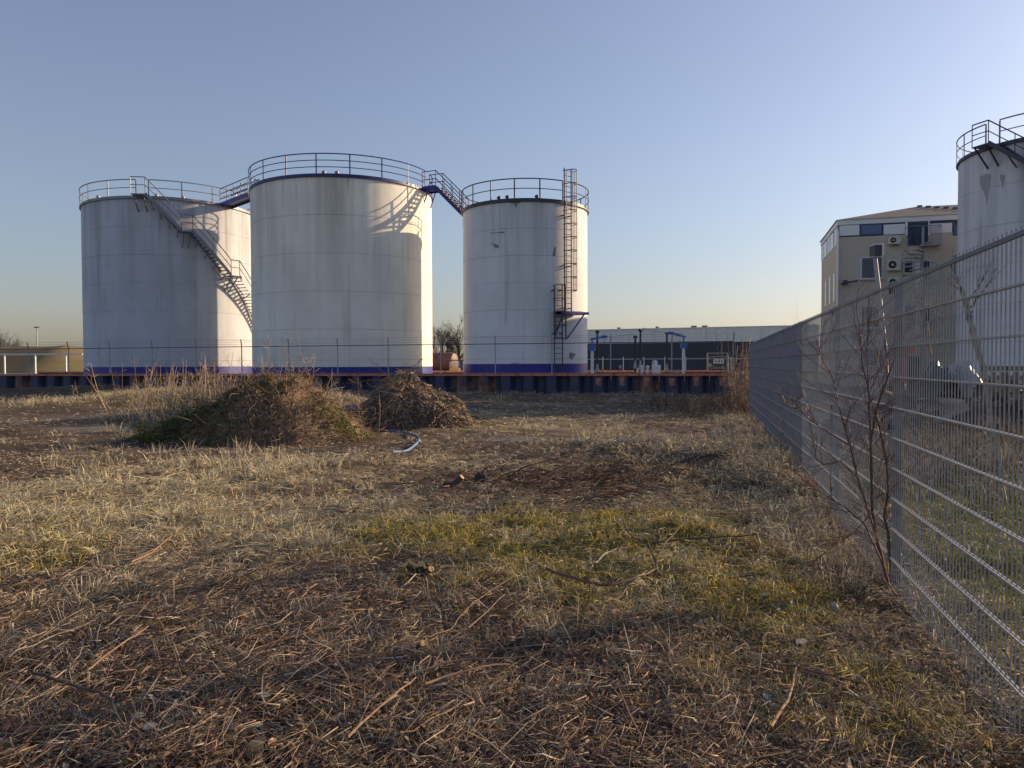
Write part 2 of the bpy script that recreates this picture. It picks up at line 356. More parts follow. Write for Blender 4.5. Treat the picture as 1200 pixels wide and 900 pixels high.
def axis(lo, hi, c, d0, g):
    r = [c]; 
    while r[-1] < hi: r.append(r[-1]+d0+g*abs(r[-1]-c))
    l = [c]
    while l[-1] > lo: l.append(l[-1]-d0-g*abs(l[-1]-c))
    return np.array(l[:0:-1]+r)
def make_ground():
    xs = axis(-4000, 4000, 0.4, 0.06, 0.025); ys = axis(-300, 6000, 3.5, 0.05, 0.022)
    X, Y = np.meshgrid(xs, ys); x = X.ravel(); y = Y.ravel()
    z = gheight(x, y); V = np.stack([x, y, z], 1)
    nx, ny = len(xs), len(ys); i = np.arange(nx*ny).reshape(ny, nx)
    a, b, c, d = i[:-1, :-1].ravel(), i[:-1, 1:].ravel(), i[1:, 1:].ravel(), i[1:, :-1].ravel()
    T = np.concatenate([np.stack([a, b, c], 1), np.stack([a, c, d], 1)])
    st, mo, ba, dk, right = cover(x, y)
    c = np.tile(np.array([0.105, 0.074, 0.055]), (len(x), 1))
    c = mixc(c, (0.055, 0.043, 0.034), dk*0.7); c = mixc(c, (0.30, 0.23, 0.14), st*0.75); c = mixc(c, (0.125, 0.115, 0.032), mo*0.85); c = mixc(c, (0.23, 0.21, 0.185), ba*0.9)
    far = np.clip((np.hypot(x, y)-48)/20, 0, 1); c = mixc(c, (0.10, 0.095, 0.05), far)
    o = np_mesh("ground", V, T, M["ground"], c, smooth=True); tag(o, "rough waste ground of brown soil, straw and moss", None, None, "structure"); return o
make_ground()

# ------------------------------------------------------------------ bund (sheet pile wall round the tanks)
W0 = Vector((-29.853, 47.696, 0)); WE = Vector((0.96757, -0.25262, 0)); WG = Vector((0.25262, 0.96757, 0)); WT = 1.02
def wp(s, g=0, z=0): return W0+WE*s+WG*g+Vector((0, 0, z))
S0, S1, DEP = -18.0, 42.2, 17.5
UZ = Vector((0, 0, 1))
fl = MB(); 
for s0_, s1_, g0_, g1_ in ((S0+0.5, S1-0.5, 0.5, DEP-0.5),):
    q = [wp(s0_, g0_, 0.6), wp(s1_, g0_, 0.6), wp(s1_, g1_, 0.6), wp(s0_, g1_, 0.6)]; ql = [p-Vector((0, 0, 0.4)) for p in q]
    fl.add(q+ql, [(0, 1, 2, 3), (7, 6, 5, 4), (0, 4, 5, 1), (1, 5, 6, 2), (2, 6, 7, 3), (3, 7, 4, 0)])
tag(fl.obj("bund_floor", M["concrete"]), "concrete floor inside the tank bund", None, None, "structure")
def pile_mesh(mat, wd=1.2, dep=0.36):
    prof = [(0, 0), (0.17, 0), (0.36, -dep), (0.84, -dep), (1.03, 0), (wd-0.012, 0)]
    v = []; f = []; th = 0.014; zt = WT-0.12; zb = -0.35
    for (a, g) in prof:
        for gg in (g, g+th*2):
            for z in (zb, zt): v.append((a, gg, z))
    for i in range(len(prof)-1):
        k = i*4; n = k+4
        f += [(k, n, n+1, k+1), (k+2, k+3, n+3, n+2), (k+1, n+1, n+3, k+3)]
    m = MB(); m.add(v, f); return m.mesh("sheet_pile", mat)
PM = [pile_mesh(M["pile"]), pile_mesh(M["pilerust"])]
def worn_mesh(wd, ht, mat, seed):
    R0 = random.Random(seed); n = 9; m = MB(); L = []; Rr = []
    for i in range(n+1):
        z = ht*i/n; e = 0.05*(1-i/n)**0.7; L.append((R0.uniform(0, 0.02)+e*R0.random()*1.5, 0, z)); Rr.append((wd-R0.uniform(0, 0.02)-e*R0.random()*1.5, 0, z))
    return m.add(L+Rr, [(i, n+1+i, n+2+i, i+1) for i in range(n)]).mesh("worn_patch", mat)
M["wornrust"] = paint("bare_rusty_steel", (0.40, 0.18, 0.105), 0.8, 0, 0.25, 5, 0.4, 0.2, dirt=(0.10, 0.07, 0.08), dirt_amt=0.35)
M["wornbrown"] = paint("rust_bleed", (0.16, 0.085, 0.065), 0.8, 0, 0.3, 6, 0.4, 0.2, dirt=(0.035, 0.035, 0.06), dirt_amt=0.6)
WORN = [worn_mesh(0.31, 0.44-0.04*k, M["wornrust"], k) for k in range(3)]+[worn_mesh(0.22, 0.45, M["wornbrown"], 7), worn_mesh(0.32, 0.4, M["wornbrown"], 8)]
def bund_wall(name, p0, dirv, length, label, worn=False):
    r = thing(name, p0, label, "wall", "walls of the tank bund"); ang = math.atan2(dirv.y, dirv.x)
    n = int(length/1.2)
    for i in range(n):
        rr = random.random(); k = 1 if (rr < 0.2) else 0
        o = link("sheet_pile", PM[k], r, dirv*(i*1.2+0.006), (0, 0, ang))
        q = Vector(p0)+dirv*(i*1.2+0.6); px_ = 600+F*q.x/q.y
        if worn and 330 < px_ < 850:
            if px_ > 690: link("worn_patch", WORN[i % 3], o, (0.42+random.uniform(-0.03, 0.03), -0.364, WT-0.59))
            elif random.random() < 0.6: link("worn_patch", WORN[3+i % 2], o, (0.44+random.uniform(-0.05, 0.05), -0.364, WT-0.62))
    nv = Vector((-dirv.y, dirv.x, 0)); L = n*1.2; i = 0; s = 0.0
    while s < L-0.1:
        e = min(s+6.0, L)
        MB().box(Vector(p0)+dirv*((s+e)/2)+nv*(-0.16)+UZ*(WT-0.06), (e-s-0.012, 0.5, 0.12), (dirv, nv, UZ)).obj("capping_beam", M["rust"], r); s = e
    return r
bund_wall("sheet_pile_wall", wp(S0), WE, S1-S0, "dark blue sheet pile wall with rusty capping in front of the tanks", True)
bund_wall("sheet_pile_wall", wp(S1+0.4, 0.6), WG, DEP-0.9, "short end of the sheet pile wall beside the dry bush")
bund_wall("sheet_pile_wall", wp(S1, DEP), -WE, S1-S0, "rear run of the sheet pile wall behind the tanks")

# fence standing on the front wall
def bund_fence():
    r = thing("chain_link_fence", wp(0, 0, WT), "thin chain link fence with barbed wire on top of the sheet pile wall", "fence")
    pm = MB().tube([(0, 0, 0), (0, 0, 1.53), (0, -0.02, 1.62), (0, -0.14, 1.95)], 0.03, 6).mesh("fence_post", M["galv"])
    n0, n1 = -5, 14
    for n in range(n0, n1+1):
        sft = 3.0*n if n < 14 else 41.9
        link("fence_post", pm, r, WE*sft+WG*(-0.16))
    a, b = WE*(3.0*n0)+WG*(-0.16), WE*41.9+WG*(-0.16); base = wp(0, 0, WT)
    MB().tube([base+a+UZ*1.54, base+b+UZ*1.54], 0.024, 6).obj("top_rail", M["darksteel"], r)
    for z, g in ((0.05, 0), (0.75, 0), (1.68, -0.04), (1.8, -0.09), (1.92, -0.13)):
        MB().tube([base+a+UZ*z+WG*g, base+b+UZ*z+WG*g], 0.006, 4).obj("barbed_wire" if z > 1.6 else "tension_wire", M["galv"], r)
    m = MB(); h = 1.5; L = (b-a).length; s = -h
    while s < L:
        for sg in (0, 1):
            z0, z1 = 0.03, h; s0_, s1_ = s, s+h
            if sg: s0_, s1_ = s1_, s0_
            # clip to the run
            def pt(ss, zz): return base+a+WE*ss+UZ*zz
            lo, hi = 0.0, 1.0
            ds = s1_-s0_
            t0, t1 = sorted(((0-s0_)/ds, (L-s0_)/ds)); lo, hi = max(0, t0), min(1, t1)
            if hi > lo:
                p, q = pt(s0_+ds*lo, z0+(z1-z0)*lo), pt(s0_+ds*hi, z0+(z1-z0)*hi)
                m.tube([p, q], 0.001, 3, False)
        s += 0.085
    tag(m.obj("wire_mesh", M["darksteel"], r), kind="stuff")
bund_fence()

# ------------------------------------------------------------------ tanks
TZ = 0.6
SC2, SC3 = 1.15, 1.08
T1 = dict(c=(-21.417*SC2, 48.703*SC2), R=5.014*SC2, H=1.5+9.5*SC2)
T2 = dict(c=(-9.548*SC2, 43.82*SC2), R=4.994*SC2, H=1.5+9.5*SC2)
T3 = dict(c=(0.7655*SC3, 43.628*SC3), R=3.51*SC3, H=1.5+8.5*SC3)
T4 = dict(c=(28.75*0.95, 40.75*0.95), R=4.5*0.95, H=1.5+10.9*0.95)
def tank(T, label, mat, ncourse, band, rim, railm, nrail, nposts, railh=1.1, open_arcs=(), seed=0):
    c = T["c"]; R = T["R"]; H = T["H"]; r = thing("storage_tank", (c[0], c[1], TZ), label, "storage tank", "fuel storage tanks")
    T["root"] = r; base = Vector((c[0], c[1], 0)); ns = 144
    zb = TZ+band
    if band:
        MB().lathe(base, [(R+0.03, TZ-0.02), (R+0.03, TZ+0.05), (R+0.006, TZ+0.06), (R+0.006, zb)], ns).obj("base_band", M["blue"], r, True)
    hh = (H-zb)/ncourse
    for i in range(ncourse):
        z0, z1 = zb+i*hh, zb+(i+1)*hh; ro = R-0.005*(i % 2)
        MB().lathe(base, [(ro-0.05, z0+0.010), (ro, z0+0.006), (ro, z1-0.006), (ro-0.05, z1-0.010)], ns).obj("shell_course", mat, r, True)
    MB().lathe(base, [(R-0.045, TZ+0.02), (R-0.045, H-0.02)], ns).obj("inner_wall", M["railgrey"], r, True)
    MB().lathe(base, [(R-0.01, H-0.004), (0.6*R, H+0.28), (0.02, H+0.42)], ns).obj("roof", mat, r, True)
    MB().lathe(base, [(R+0.002, H-0.06), (R+0.10, H-0.055), (R+0.10, H+0.02), (R+0.04, H+0.02), (R+0.04, H+0.14), (R+0.02, H+0.14), (R+0.02, H+0.01), (R-0.3, H+0.02)], ns).obj("rim_angle", rim, r, True)
    # railing
    rr = R+0.07; arcs = []
    cuts = sorted([(a % (2*math.pi), b % (2*math.pi)) for a, b in open_arcs])
    if not cuts: arcs = [(0, 2*math.pi)]
    else:
        for k in range(len(cuts)):
            a0 = cuts[k][1]; a1 = cuts[(k+1) % len(cuts)][0]
            if a1 <= a0: a1 += 2*math.pi
            arcs.append((a0, a1))
    zs = [railh*(k+1)/nrail for k in range(nrail)]
    for k, z in enumerate(zs):
        for (a0, a1) in arcs:
            n = max(8, int((a1-a0)*22)); pts = [(c[0]+rr*math.cos(a0+(a1-a0)*q/n), c[1]+rr*math.sin(a0+(a1-a0)*q/n), H+0.12+z) for q in range(n+1)]
            MB().tube(pts, 0.034 if k == nrail-1 else 0.025, 6).obj("top_rail" if k == nrail-1 else "mid_rail", railm, r, True)
    pm = MB().box((0, 0, 0.58), (0.07, 0.03, 1.2)).mesh("rail_post", railm)
    if railh != 1.1: pm = MB().box((0, 0, railh/2+0.03), (0.07, 0.03, railh+0.1)).mesh("rail_post", railm)
    for (a0, a1) in arcs:
        n = max(2, round(nposts*(a1-a0)/(2*math.pi)))
        for q in range(n+1 if len(cuts) else n):
            a = a0+(a1-a0)*q/n; link("rail_post", pm, r, (rr*math.cos(a), rr*math.sin(a), H-TZ+0.0), (0, 0, a+math.pi/2))
    return r
def vent(T, a, rad, mat, h=0.35, n="roof_vent"):
    c = T["c"]; p = Vector((c[0]+rad*math.cos(a), c[1]+rad*math.sin(a), T["H"]+0.02))
    MB().lathe(p, [(0.07, -0.1), (0.07, h*0.6), (0.13, h*0.62), (0.13, h*0.85), (0.05, h), (0.001, h)], 12).obj(n, mat, T["root"], True)
def patch(T, pts, mat, name="bare_patch", off=0.012):
    """flaked paint patch lying on the curved shell, outline in picture pixels"""
    c = T["c"]; R = T["R"]+off; q = [on_cyl(px, py, c, R) for px, py in pts]; ca = sum(a for a, z in q)/len(q); cz = sum(z for a, z in q)/len(q)
    P = [(c[0]+R*math.cos(ca), c[1]+R*math.sin(ca), cz)]
    ring = []
    for i in range(len(q)):
        a0, z0 = q[i]; a1, z1 = q[(i+1) % len(q)]
        for t in (0, 0.33, 0.66): ring.append((a0+(a1-a0)*t+random.uniform(-1, 1)*0.006, z0+(z1-z0)*t+random.uniform(-1, 1)*0.02))
    P += [(c[0]+R*math.cos(a), c[1]+R*math.sin(a), z) for a, z in ring]; n = len(ring)
    MB().add(P, [(0, 1+i, 1+(i+1) % n) for i in range(n)]).obj(name, mat, T["root"])
def arc_pt(T, a, z, rad): return Vector((T["c"][0]+rad*math.cos(a), T["c"][1]+rad*math.sin(a), z))
def spiral_stair(T, name, label, stations, mat, top_rail=True):
    """stations: list of (a0,z0,a1,z1,kind) along the shell; kind 'landing' or 'flight'"""
    R = T["R"]; ri, ro = R+0.12, R+0.88; z_ = min(s[3] for s in stations); s0 = stations[0]
    r = thing(name, arc_pt(T, s0[0], z_, ro), label, "stairs")
    for (a0, z0, a1, z1, kind) in stations:
        La = abs(a1-a0)*ro; n = max(2, int(La/0.3)); sg = 1 if a1 > a0 else -1
        if kind == "landing":
            m = MB(); m.lathe((T["c"][0], T["c"][1], 0), [(ri, z0-0.06), (ro, z0-0.06), (ro, z0), (ri, z0), (ri, z0-0.06)], 6, min(a0, a1), max(a0, a1)); m.obj("landing", mat, r)
            for a in (a0+sg*0.02, a1-sg*0.02):
                MB().bar(arc_pt(T, a, z0-0.06, ro-0.05), arc_pt(T, a, z0-1.0, R), 0.06, 0.06).obj("bracket", mat, r)
            nt_ = 0
        else:
            nt_ = max(2, int(abs(z1-z0)/0.2))
            for k in range(nt_):
                t = (k+0.5)/nt_; a = a0+(a1-a0)*t; z = z0+(z1-z0)*t
                rad = Vector((math.cos(a), math.sin(a), 0)); tan = Vector((-math.sin(a), math.cos(a), 0))
                MB().box(arc_pt(T, a, z, (ri+ro)/2), (ro-ri-0.02, 0.23, 0.035), (rad, tan, UZ)).obj("tread", mat, r)
            for rad_ in (ri, ro):
                m = MB()
                for k in range(n):
                    t0, t1 = k/n, (k+1)/n
                    m.bar(arc_pt(T, a0+(a1-a0)*t0, z0+(z1-z0)*t0, rad_), arc_pt(T, a0+(a1-a0)*t1, z0+(z1-z0)*t1, rad_), 0.02, 0.2)
                m.obj("stringer", mat, r)
            for t in (0.15, 0.4, 0.65, 0.9):
                a = a0+(a1-a0)*t; z = z0+(z1-z0)*t
                m = MB(); m.bar(arc_pt(T, a, z-0.1, ro), arc_pt(T, a, z-0.55, R), 0.05, 0.05); m.obj("bracket", mat, r)
        if top_rail:
            for hh, rd in ((1.05, 0.032), (0.55, 0.024)):
                pts = [arc_pt(T, a0+(a1-a0)*k/n, z0+(z1-z0)*k/n+hh, ro) for k in range(n+1)]
                MB().tube(pts, rd, 6).obj("handrail" if hh > 1 else "knee_rail", mat, r, True)
            npost = max(1, round(La/1.3))
            for k in range(npost+1):
                a = a0+(a1-a0)*k/npost; z = z0+(z1-z0)*k/npost
                MB().tube([arc_pt(T, a, z-0.05, ro), arc_pt(T, a, z+1.05, ro)], 0.022, 5).obj("rail_post", mat, r)
    return r

def ang_at(T, px, py, dR=0.0): return on_cyl(px, py, T["c"], T["R"]+dR)
# far left tank
a_top0 = ang_at(T1, 153, 228, 0.88)[0]; a_top1 = ang_at(T1, 170, 228, 0.88)[0]
tank(T1, "grey weathered tank furthest left with long outside stair on its shell", M["tank1"], 6, 0.82, M["railgrey"], M["railgrey"], 2, 18, 1.05, [(a_top0, a_top1)])
l1 = ang_at(T1, 213, 270, 0.88); l1b = ang_at(T1, 226, 270.5, 0.88); l2 = ang_at(T1, 271, 322.5, 0.88); l2b = ang_at(T1, 281, 323, 0.88)
zt = T1["H"]+0.1
sl3 = (l1b[1]-l2[1])/(l2[0]-l1b[0])
spiral_stair(T1, "tank_stair", "grey steel stair winding down the shell of the leftmost tank",
    [(a_top0, zt, a_top1, zt, "landing"), (a_top1, zt, l1[0], l1[1], "flight"), (l1[0], l1[1], l1b[0], l1[1], "landing"), (l1b[0], l1[1], l2[0], l2[1], "flight"),
     (l2[0], l2[1], l2b[0], l2[1], "landing"), (l2b[0], l2[1], l2b[0]+(l2[1]-TZ)/sl3, TZ+0.1, "flight")], M["railgrey"])
for a, rd in ((-1.0, 4.6), (-1.35, 4.7), (-2.2, 5.2)): vent(T1, a, rd, M["galv"], 0.5)
# big middle tank
aB = math.radians(184); b_s0 = ang_at(T2, 497, 224)[0]
tank(T2, "large cream tank in the middle with blue rim and three rail guardrail", M["tank2"], 5, 0.78, M["bluesteel"], M["bluesteel"], 3, 18, 1.15, [(math.radians(178), math.radians(192)), (b_s0, b_s0+0.16)])
for px in (377, 394): vent(T2, ang_at(T2, px, 205)[0], T2["R"]-0.5, M["railgrey"], 0.4)
# smaller right tank
a_l = math.radians(168.5); a_ladder = ang_at(T3, 666, 240, 0.1)[0]
tank(T3, "smaller white tank with flaking paint and caged ladder", M["tank3"], 6, 0.92, M["darksteel"], M["darksteel"], 2, 16, 1.1, [(a_l-0.12, a_l+0.12), (a_ladder-0.1, a_ladder+0.1)])
for px in (581, 592, 631): vent(T3, ang_at(T3, px, 236)[0], T3["R"]-0.4, M["bluesteel"], 0.4)
patch(T3, [(574, 284), (580, 286), (584, 287), (585, 290), (580, 290), (577, 286.5)], M["peel"])
patch(T3, [(574, 272.6), (591, 271.6), (591, 272.8), (574, 273.8)], M["peel"])
patch(T3, [(650, 289.5), (651.5, 289), (651, 296), (651, 300), (648, 300), (647.5, 297)], M["peel"])
patch(T3, [(667, 414), (669, 412.5), (671, 414), (675, 415), (672, 418.5), (671, 421), (668, 421), (667, 418)], M["peel"])
patch(T3, [(595, 236.6), (612, 236.4), (606, 238.2), (605.5, 243), (603.6, 243), (603.2, 239)], M["peel"])
# small stencilled lettering above the blue band
def lettering(T, txt, px, py, size):
    cu = bpy.data.curves.new("lettering", 'FONT'); cu.body = txt; cu.size = size; cu.extrude = 0.004; cu.align_x = 'CENTER'
    o = bpy.data.objects.new("tmp", cu); COL.objects.link(o); dg = bpy.context.evaluated_depsgraph_get(); me = bpy.data.meshes.new_from_object(o.evaluated_get(dg)); bpy.data.objects.remove(o)
    a, z = on_cyl(px, py, T["c"], T["R"]+0.014); me.materials.clear(); me.materials.append(M["ink"])
    q = link("lettering", me, T["root"], (math.cos(a)*(T["R"]+0.014), math.sin(a)*(T["R"]+0.014), z-TZ), (math.pi/2, 0, a+math.pi/2)); return q
lettering(T3, "TANK  3", 604, 427, 0.13)

# bridge between left and middle tank
def railing(mb_parent, pts, mat, hs=(1.05, 0.55), post_every=1.0):
    for h in hs: MB().tube([Vector(p)+UZ*h for p in pts], 0.03, 6).obj("handrail" if h == max(hs) else "knee_rail", mat, mb_parent)
    for i in range(len(pts)-1):
        a, b = Vector(pts[i]), Vector(pts[i+1]); n = max(1, round((b-a).length/post_every))
        for k in range(n+(1 if i == len(pts)-2 else 0)):
            p = a.lerp(b, k/n); MB().tube([p, p+UZ*max(hs)], 0.03, 5).obj("rail_post", mat, mb_parent)
aA = ang_at(T1, 266, 242)[0]
A = arc_pt(T1, aA, T1["H"]+0.12, T1["R"]-0.1); B = arc_pt(T2, aB, T2["H"]+0.12, T2["R"]-0.05)
br = thing("walkway_bridge", (A+B)/2-UZ*0.2, "blue steel footbridge joining the leftmost tank to the middle tank", "footbridge", None)
d = (B-A).normalized(); sd = Vector((-d.y, d.x, 0))
MB().box((A+B)/2-UZ*0.02, ((B-A).length, 0.75, 0.05), (d, sd, UZ)).obj("deck", M["bluesteel"], br)
for s in (-0.4, 0.4):
    MB().box((A+B)/2+sd*s-UZ*0.05, ((B-A).length, 0.03, 0.32), (d, sd, UZ)).obj("side_beam", M["blue"], br)
    railing(br, [A+sd*s, B+sd*s], M["bluesteel"], (1.05, 0.7, 0.35))
# stair between middle and right tank
P0 = arc_pt(T2, b_s0+0.08, T2["H"]+0.16, T2["R"]-0.05); E0 = arc_pt(T3, a_l, T3["H"]+0.12, T3["R"]-0.02)
dd = (E0-P0); dd.z = 0; Lh = dd.length; dd.normalize(); sd = Vector((-dd.y, dd.x, 0)); P1 = P0+dd*1.0
st = thing("link_stair", P0-UZ*0.2, "blue steel stair stepping down from the middle tank to the smaller tank", "stairs")
MB().box((P0+P1)/2, (1.0, 0.8, 0.05), (dd, sd, UZ)).obj("landing", M["bluesteel"], st)
for s in (-0.42, 0.42):
    MB().box((P0+P1)/2+sd*s, (1.0, 0.03, 0.3), (dd, sd, UZ)).obj("side_beam", M["blue"], st)
    MB().bar(P1+sd*s, E0+sd*s, 0.03, 0.24).obj("stringer", M["bluesteel"], st)
    railing(st, [P0+sd*s, P1+sd*s, E0+sd*s], M["bluesteel"], (1.05, 0.55), 0.9)
    MB().bar(P0+dd*0.5+sd*s, arc_pt(T2, b_s0+0.08, T2["H"]-0.9, T2["R"])+sd*s, 0.05, 0.05).obj("bracket", M["bluesteel"], st)
nst = 9
for k in range(nst):
    p = P1.lerp(E0, (k+0.5)/nst); MB().box(p, (0.24, 0.8, 0.03), (dd, sd, UZ)).obj("tread", M["bluesteel"], st)

# caged ladder on the right tank
def ladder(T, name, label, pxl, pxr, z0, z1, cage0, cage1, mat, over=0.0, nb=4):
    R = T["R"]+0.28; aL = on_cyl(pxl, 330, T["c"], R)[0]; aR = on_cyl(pxr, 330, T["c"], R)[0]; am = (aL+aR)/2
    r = thing(name, arc_pt(T, am, z0, R), label, "ladder", "ladders on the smaller tank")
    pL, pR = arc_pt(T, aL, 0, R), arc_pt(T, aR, 0, R)
    for p in (pL, pR): MB().bar(p+UZ*z0, p+UZ*z1, 0.075, 0.06).obj("stile", mat, r)
    z = z0+0.2
    while z < z1-0.1: MB().tube([pL+UZ*z, pR+UZ*z], 0.018, 5).obj("rung", mat, r); z += 0.3
    rad = Vector((math.cos(am), math.sin(am), 0)); tan = (pR-pL).normalized(); mid = (pL+pR)/2; hw = (pR-pL).length/2; cr = 0.4
    def hoop(t): # t 0..1 round the cage
        a = math.pi*t; return mid+tan*(-math.cos(a)*max(cr*0.85, hw))+rad*(math.sin(a)*0.68)
    z = cage0
    while z <= cage1+0.01:
        MB().tube([hoop(k/12)+UZ*z for k in range(13)], 0.024, 4).obj("cage_hoop", mat, r); z += 0.75
    for k in range(nb): 
        p = hoop((k+0.5)/nb); MB().tube([p+UZ*cage0, p+UZ*(cage0+int((cage1-cage0+0.01)/0.75)*0.75)], 0.026, 4).obj("cage_bar", mat, r)
    return r, am, aL, aR
zq = lambda T, px, py: on_cyl(px, py, T["c"], T["R"]+0.28)[1]
zp = zq(T3, 668, 366)
lad1, am1, aL1, aR1 = ladder(T3, "caged_ladder", "upper dark caged ladder reaching past the rim of the smaller tank", 661.5, 669.5, zp, T3["H"]+1.9, zp+1.2, T3["H"]+1.9, M["darksteel"])
lad2, am2, aL2, aR2 = ladder(T3, "caged_ladder", "lower dark caged ladder rising from the base of the smaller tank", 649.5, 659, TZ+0.1, zq(T3, 655, 334), zq(T3, 655, 397), zq(T3, 655, 334), M["darksteel"])
for r_, aa, zz in ((lad1, (aL1, aR1), (T3["H"]-0.75, T3["H"]-3.6, T3["H"]-6.0)), (lad2, (aL2, aR2), (zq(T3, 655, 340), zq(T3, 655, 391)))):
    for a in aa:
        for z in zz: MB().bar(arc_pt(T3, a, z, T3["R"]-0.02), arc_pt(T3, a, z, T3["R"]+0.28), 0.09, 0.06).obj("wall_bracket", M["darksteel"], r_)
pl = thing("ladder_platform", arc_pt(T3, (am1+am2)/2, zp-0.1, T3["R"]+0.5), "small blue steel platform between the two ladders of the smaller tank", "platform")
a0_, a1_ = aL2+0.02, aR1+0.16
MB().lathe((T3["c"][0], T3["c"][1], 0), [(T3["R"]+0.05, zp-0.14), (T3["R"]+1.0, zp-0.14), (T3["R"]+1.0, zp), (T3["R"]+0.05, zp), (T3["R"]+0.05, zp-0.14)], 8, a0_, a1_).obj("deck", M["blue"], pl)
MB().bar(arc_pt(T3, a1_-0.05, zp-0.1, T3["R"]+0.85), arc_pt(T3, aR1-0.02, zp-1.5, T3["R"]), 0.07, 0.07).obj("bracket", M["bluesteel"], pl)
MB().bar(arc_pt(T3, a0_+0.05, zp-0.1, T3["R"]+0.85), arc_pt(T3, aL2+0.04, zp-1.3, T3["R"]), 0.07, 0.07).obj("bracket", M["bluesteel"], pl)

# right edge tank behind the mesh fence
t4a0 = ang_at(T4, 1139, 182, 0.88)[0]; t4a1 = ang_at(T4, 1158, 180, 0.88)[0]
tank(T4, "streaked grey tank at the right edge behind the mesh fence", M["tank4"], 6, 0.0, M["darksteel"], M["railgrey"], 2, 16, 1.1, [(t4a0, t4a1)])
zt4 = T4["H"]+0.05; sl4 = 0.9
spiral_stair(T4, "tank_stair", "dark stair winding down the tank at the right edge", [(t4a0, zt4, t4a1, zt4, "landing"), (t4a1, zt4, t4a1+1.15, zt4-1.15*5.4*0.75, "flight")], M["darksteel"])
M["stain"] = paint("dirty_run", (0.34, 0.34, 0.36), 0.8, 0, 0.25, 2.5, 0.3)
patch(T4, [(1148, 207), (1155, 204), (1161, 204), (1160, 212), (1158, 226), (1156, 240), (1154, 228), (1149, 217)], M["stain"], "stain")
patch(T4, [(1172, 205), (1178, 204.5), (1177, 211), (1175, 222), (1172, 211)], M["stain"], "stain")
MB().lathe((T4["c"][0], T4["c"][1], 0), [(4.9, -0.3), (4.9, 0.5), (4.8, TZ-0.03), (0.1, TZ-0.03)], 72).obj("tank_plinth", M["concrete"], T4["root"], True)

# ------------------------------------------------------------------ tall double-rod mesh fence on the right
FD = Vector((FT, 1, 0)).normalized(); FN = Vector((-FD.y, FD.x, 0))
def fp(y, z=0): return Vector((FX0+FT*y, y, z))
FH, DZ = 2.01, 2.33; FY = [5.14+DZ*k for k in range(-2, 8)]; PW = DZ/FD.y
fang = math.atan2(FD.y, FD.x)
def fence_z(y): return 0.0
fence = thing("mesh_fence", fp(5.14), "tall galvanised double rod mesh fence running away along the right side, its far panels blue", "fence")
vw = MB().box((0, 0, 1.03), (0.0048, 0.0048, 2.02)).mesh("vertical_wire", M["galv"])
hw_ = MB().box((PW/2, 0, 0), (PW-0.02, 0.008, 0.008)).mesh("horizontal_wire", M["galv"])
hwt = MB().box((PW/2, 0, 0), (PW-0.02, 0.014, 0.02)).mesh("horizontal_wire", M["postgrey"])
postm = [MB().box((0, 0, 0.72), (0.06, 0.04, 2.62)).mesh("fence_post", m_) for m_ in (M["postgrey"], M["bluemesh"])]
clipm = MB().box((0, 0.012, 0), (0.05, 0.03, 0.035)).mesh("fence_clip", M["black"])
NW = int(PW/0.05)
for k in range(len(FY)-1):
    y0 = FY[k]; o0 = fp(y0)-fp(5.14); blue = y0 > 9.0
    pn = bpy.data.objects.new("mesh_panel", None); COL.objects.link(pn); pn.parent = fence; pn.location = o0+UZ*random.uniform(-0.006, 0.006); pn.rotation_euler = (0, 0, fang)
    zs_ = [0.01+0.2*i for i in range(11)]
    if 1 <= k <= 3:
        for i in range(NW): link("vertical_wire", vw, pn, (0.025+i*0.05, 0, 0.0))
        for i, z in enumerate(zs_):
            if i == len(zs_)-1: link("horizontal_wire", hwt, pn, (0.01, 0.0, z))
            else:
                for sg in (-1, 1): link("horizontal_wire", hw_, pn, (0.01, sg*0.0072, z))
    else:
        bpy.data.objects.remove(pn)
        m = MB(); ax = (FD, FN, UZ)
        for i in range(NW): m.box(fp(y0)+FD*(0.025+i*0.05)+UZ*1.03, (0.0048, 0.0048, 2.02), ax)
        for z in zs_:
            for sg in (-1, 1): m.box(fp(y0)+FD*(PW/2)+FN*sg*0.0072+UZ*z, (PW-0.02, 0.008, 0.008), ax)
        q = m.obj("mesh_panel", M["bluemesh"] if blue else M["galv"], fence); tag(q, "blue coated mesh panel" if blue else None, kind="stuff")
for k, y0 in enumerate(FY):
    o0 = fp(y0)-fp(5.14); p = link("fence_post", postm[1 if y0 > 9.0 else 0], fence, o0-FN*0.045, (0, 0, fang))
    for z in (0.27, 1.07, 1.98): link("fence_clip", clipm, fence, o0-FN*0.02+UZ*z, (0, 0, fang))
# overgrown continuation towards the end of the bund wall
c0 = fp(FY[-1]); c1 = Vector((11.3, 36.2, 0)); cd = (c1-c0); cl = cd.length; cd.normalize(); cn = Vector((-cd.y, cd.x, 0))
f2 = thing("mesh_fence", c0, "overgrown far end of the grey mesh fence reaching the sheet pile wall", "fence")
npn = 6
for k in range(npn):
    m = MB(); a0 = c0+cd*(cl*k/npn); L = cl/npn
    for i in range(int(L/0.05)): m.box(a0+cd*(0.025+i*0.05)+UZ*1.03, (0.0048, 0.0048, 2.02), (cd, cn, UZ))
    for z in zs_: m.box(a0+cd*L/2+UZ*z, (L-0.02, 0.02, 0.008), (cd, cn, UZ))
    tag(m.obj("mesh_panel", M["galv"], f2), kind="stuff")
    MB().box(a0+cd*0.06-cn*0.05+UZ*0.72, (0.06, 0.04, 2.62), (cd, cn, UZ)).obj("fence_post", M["galv"], f2)

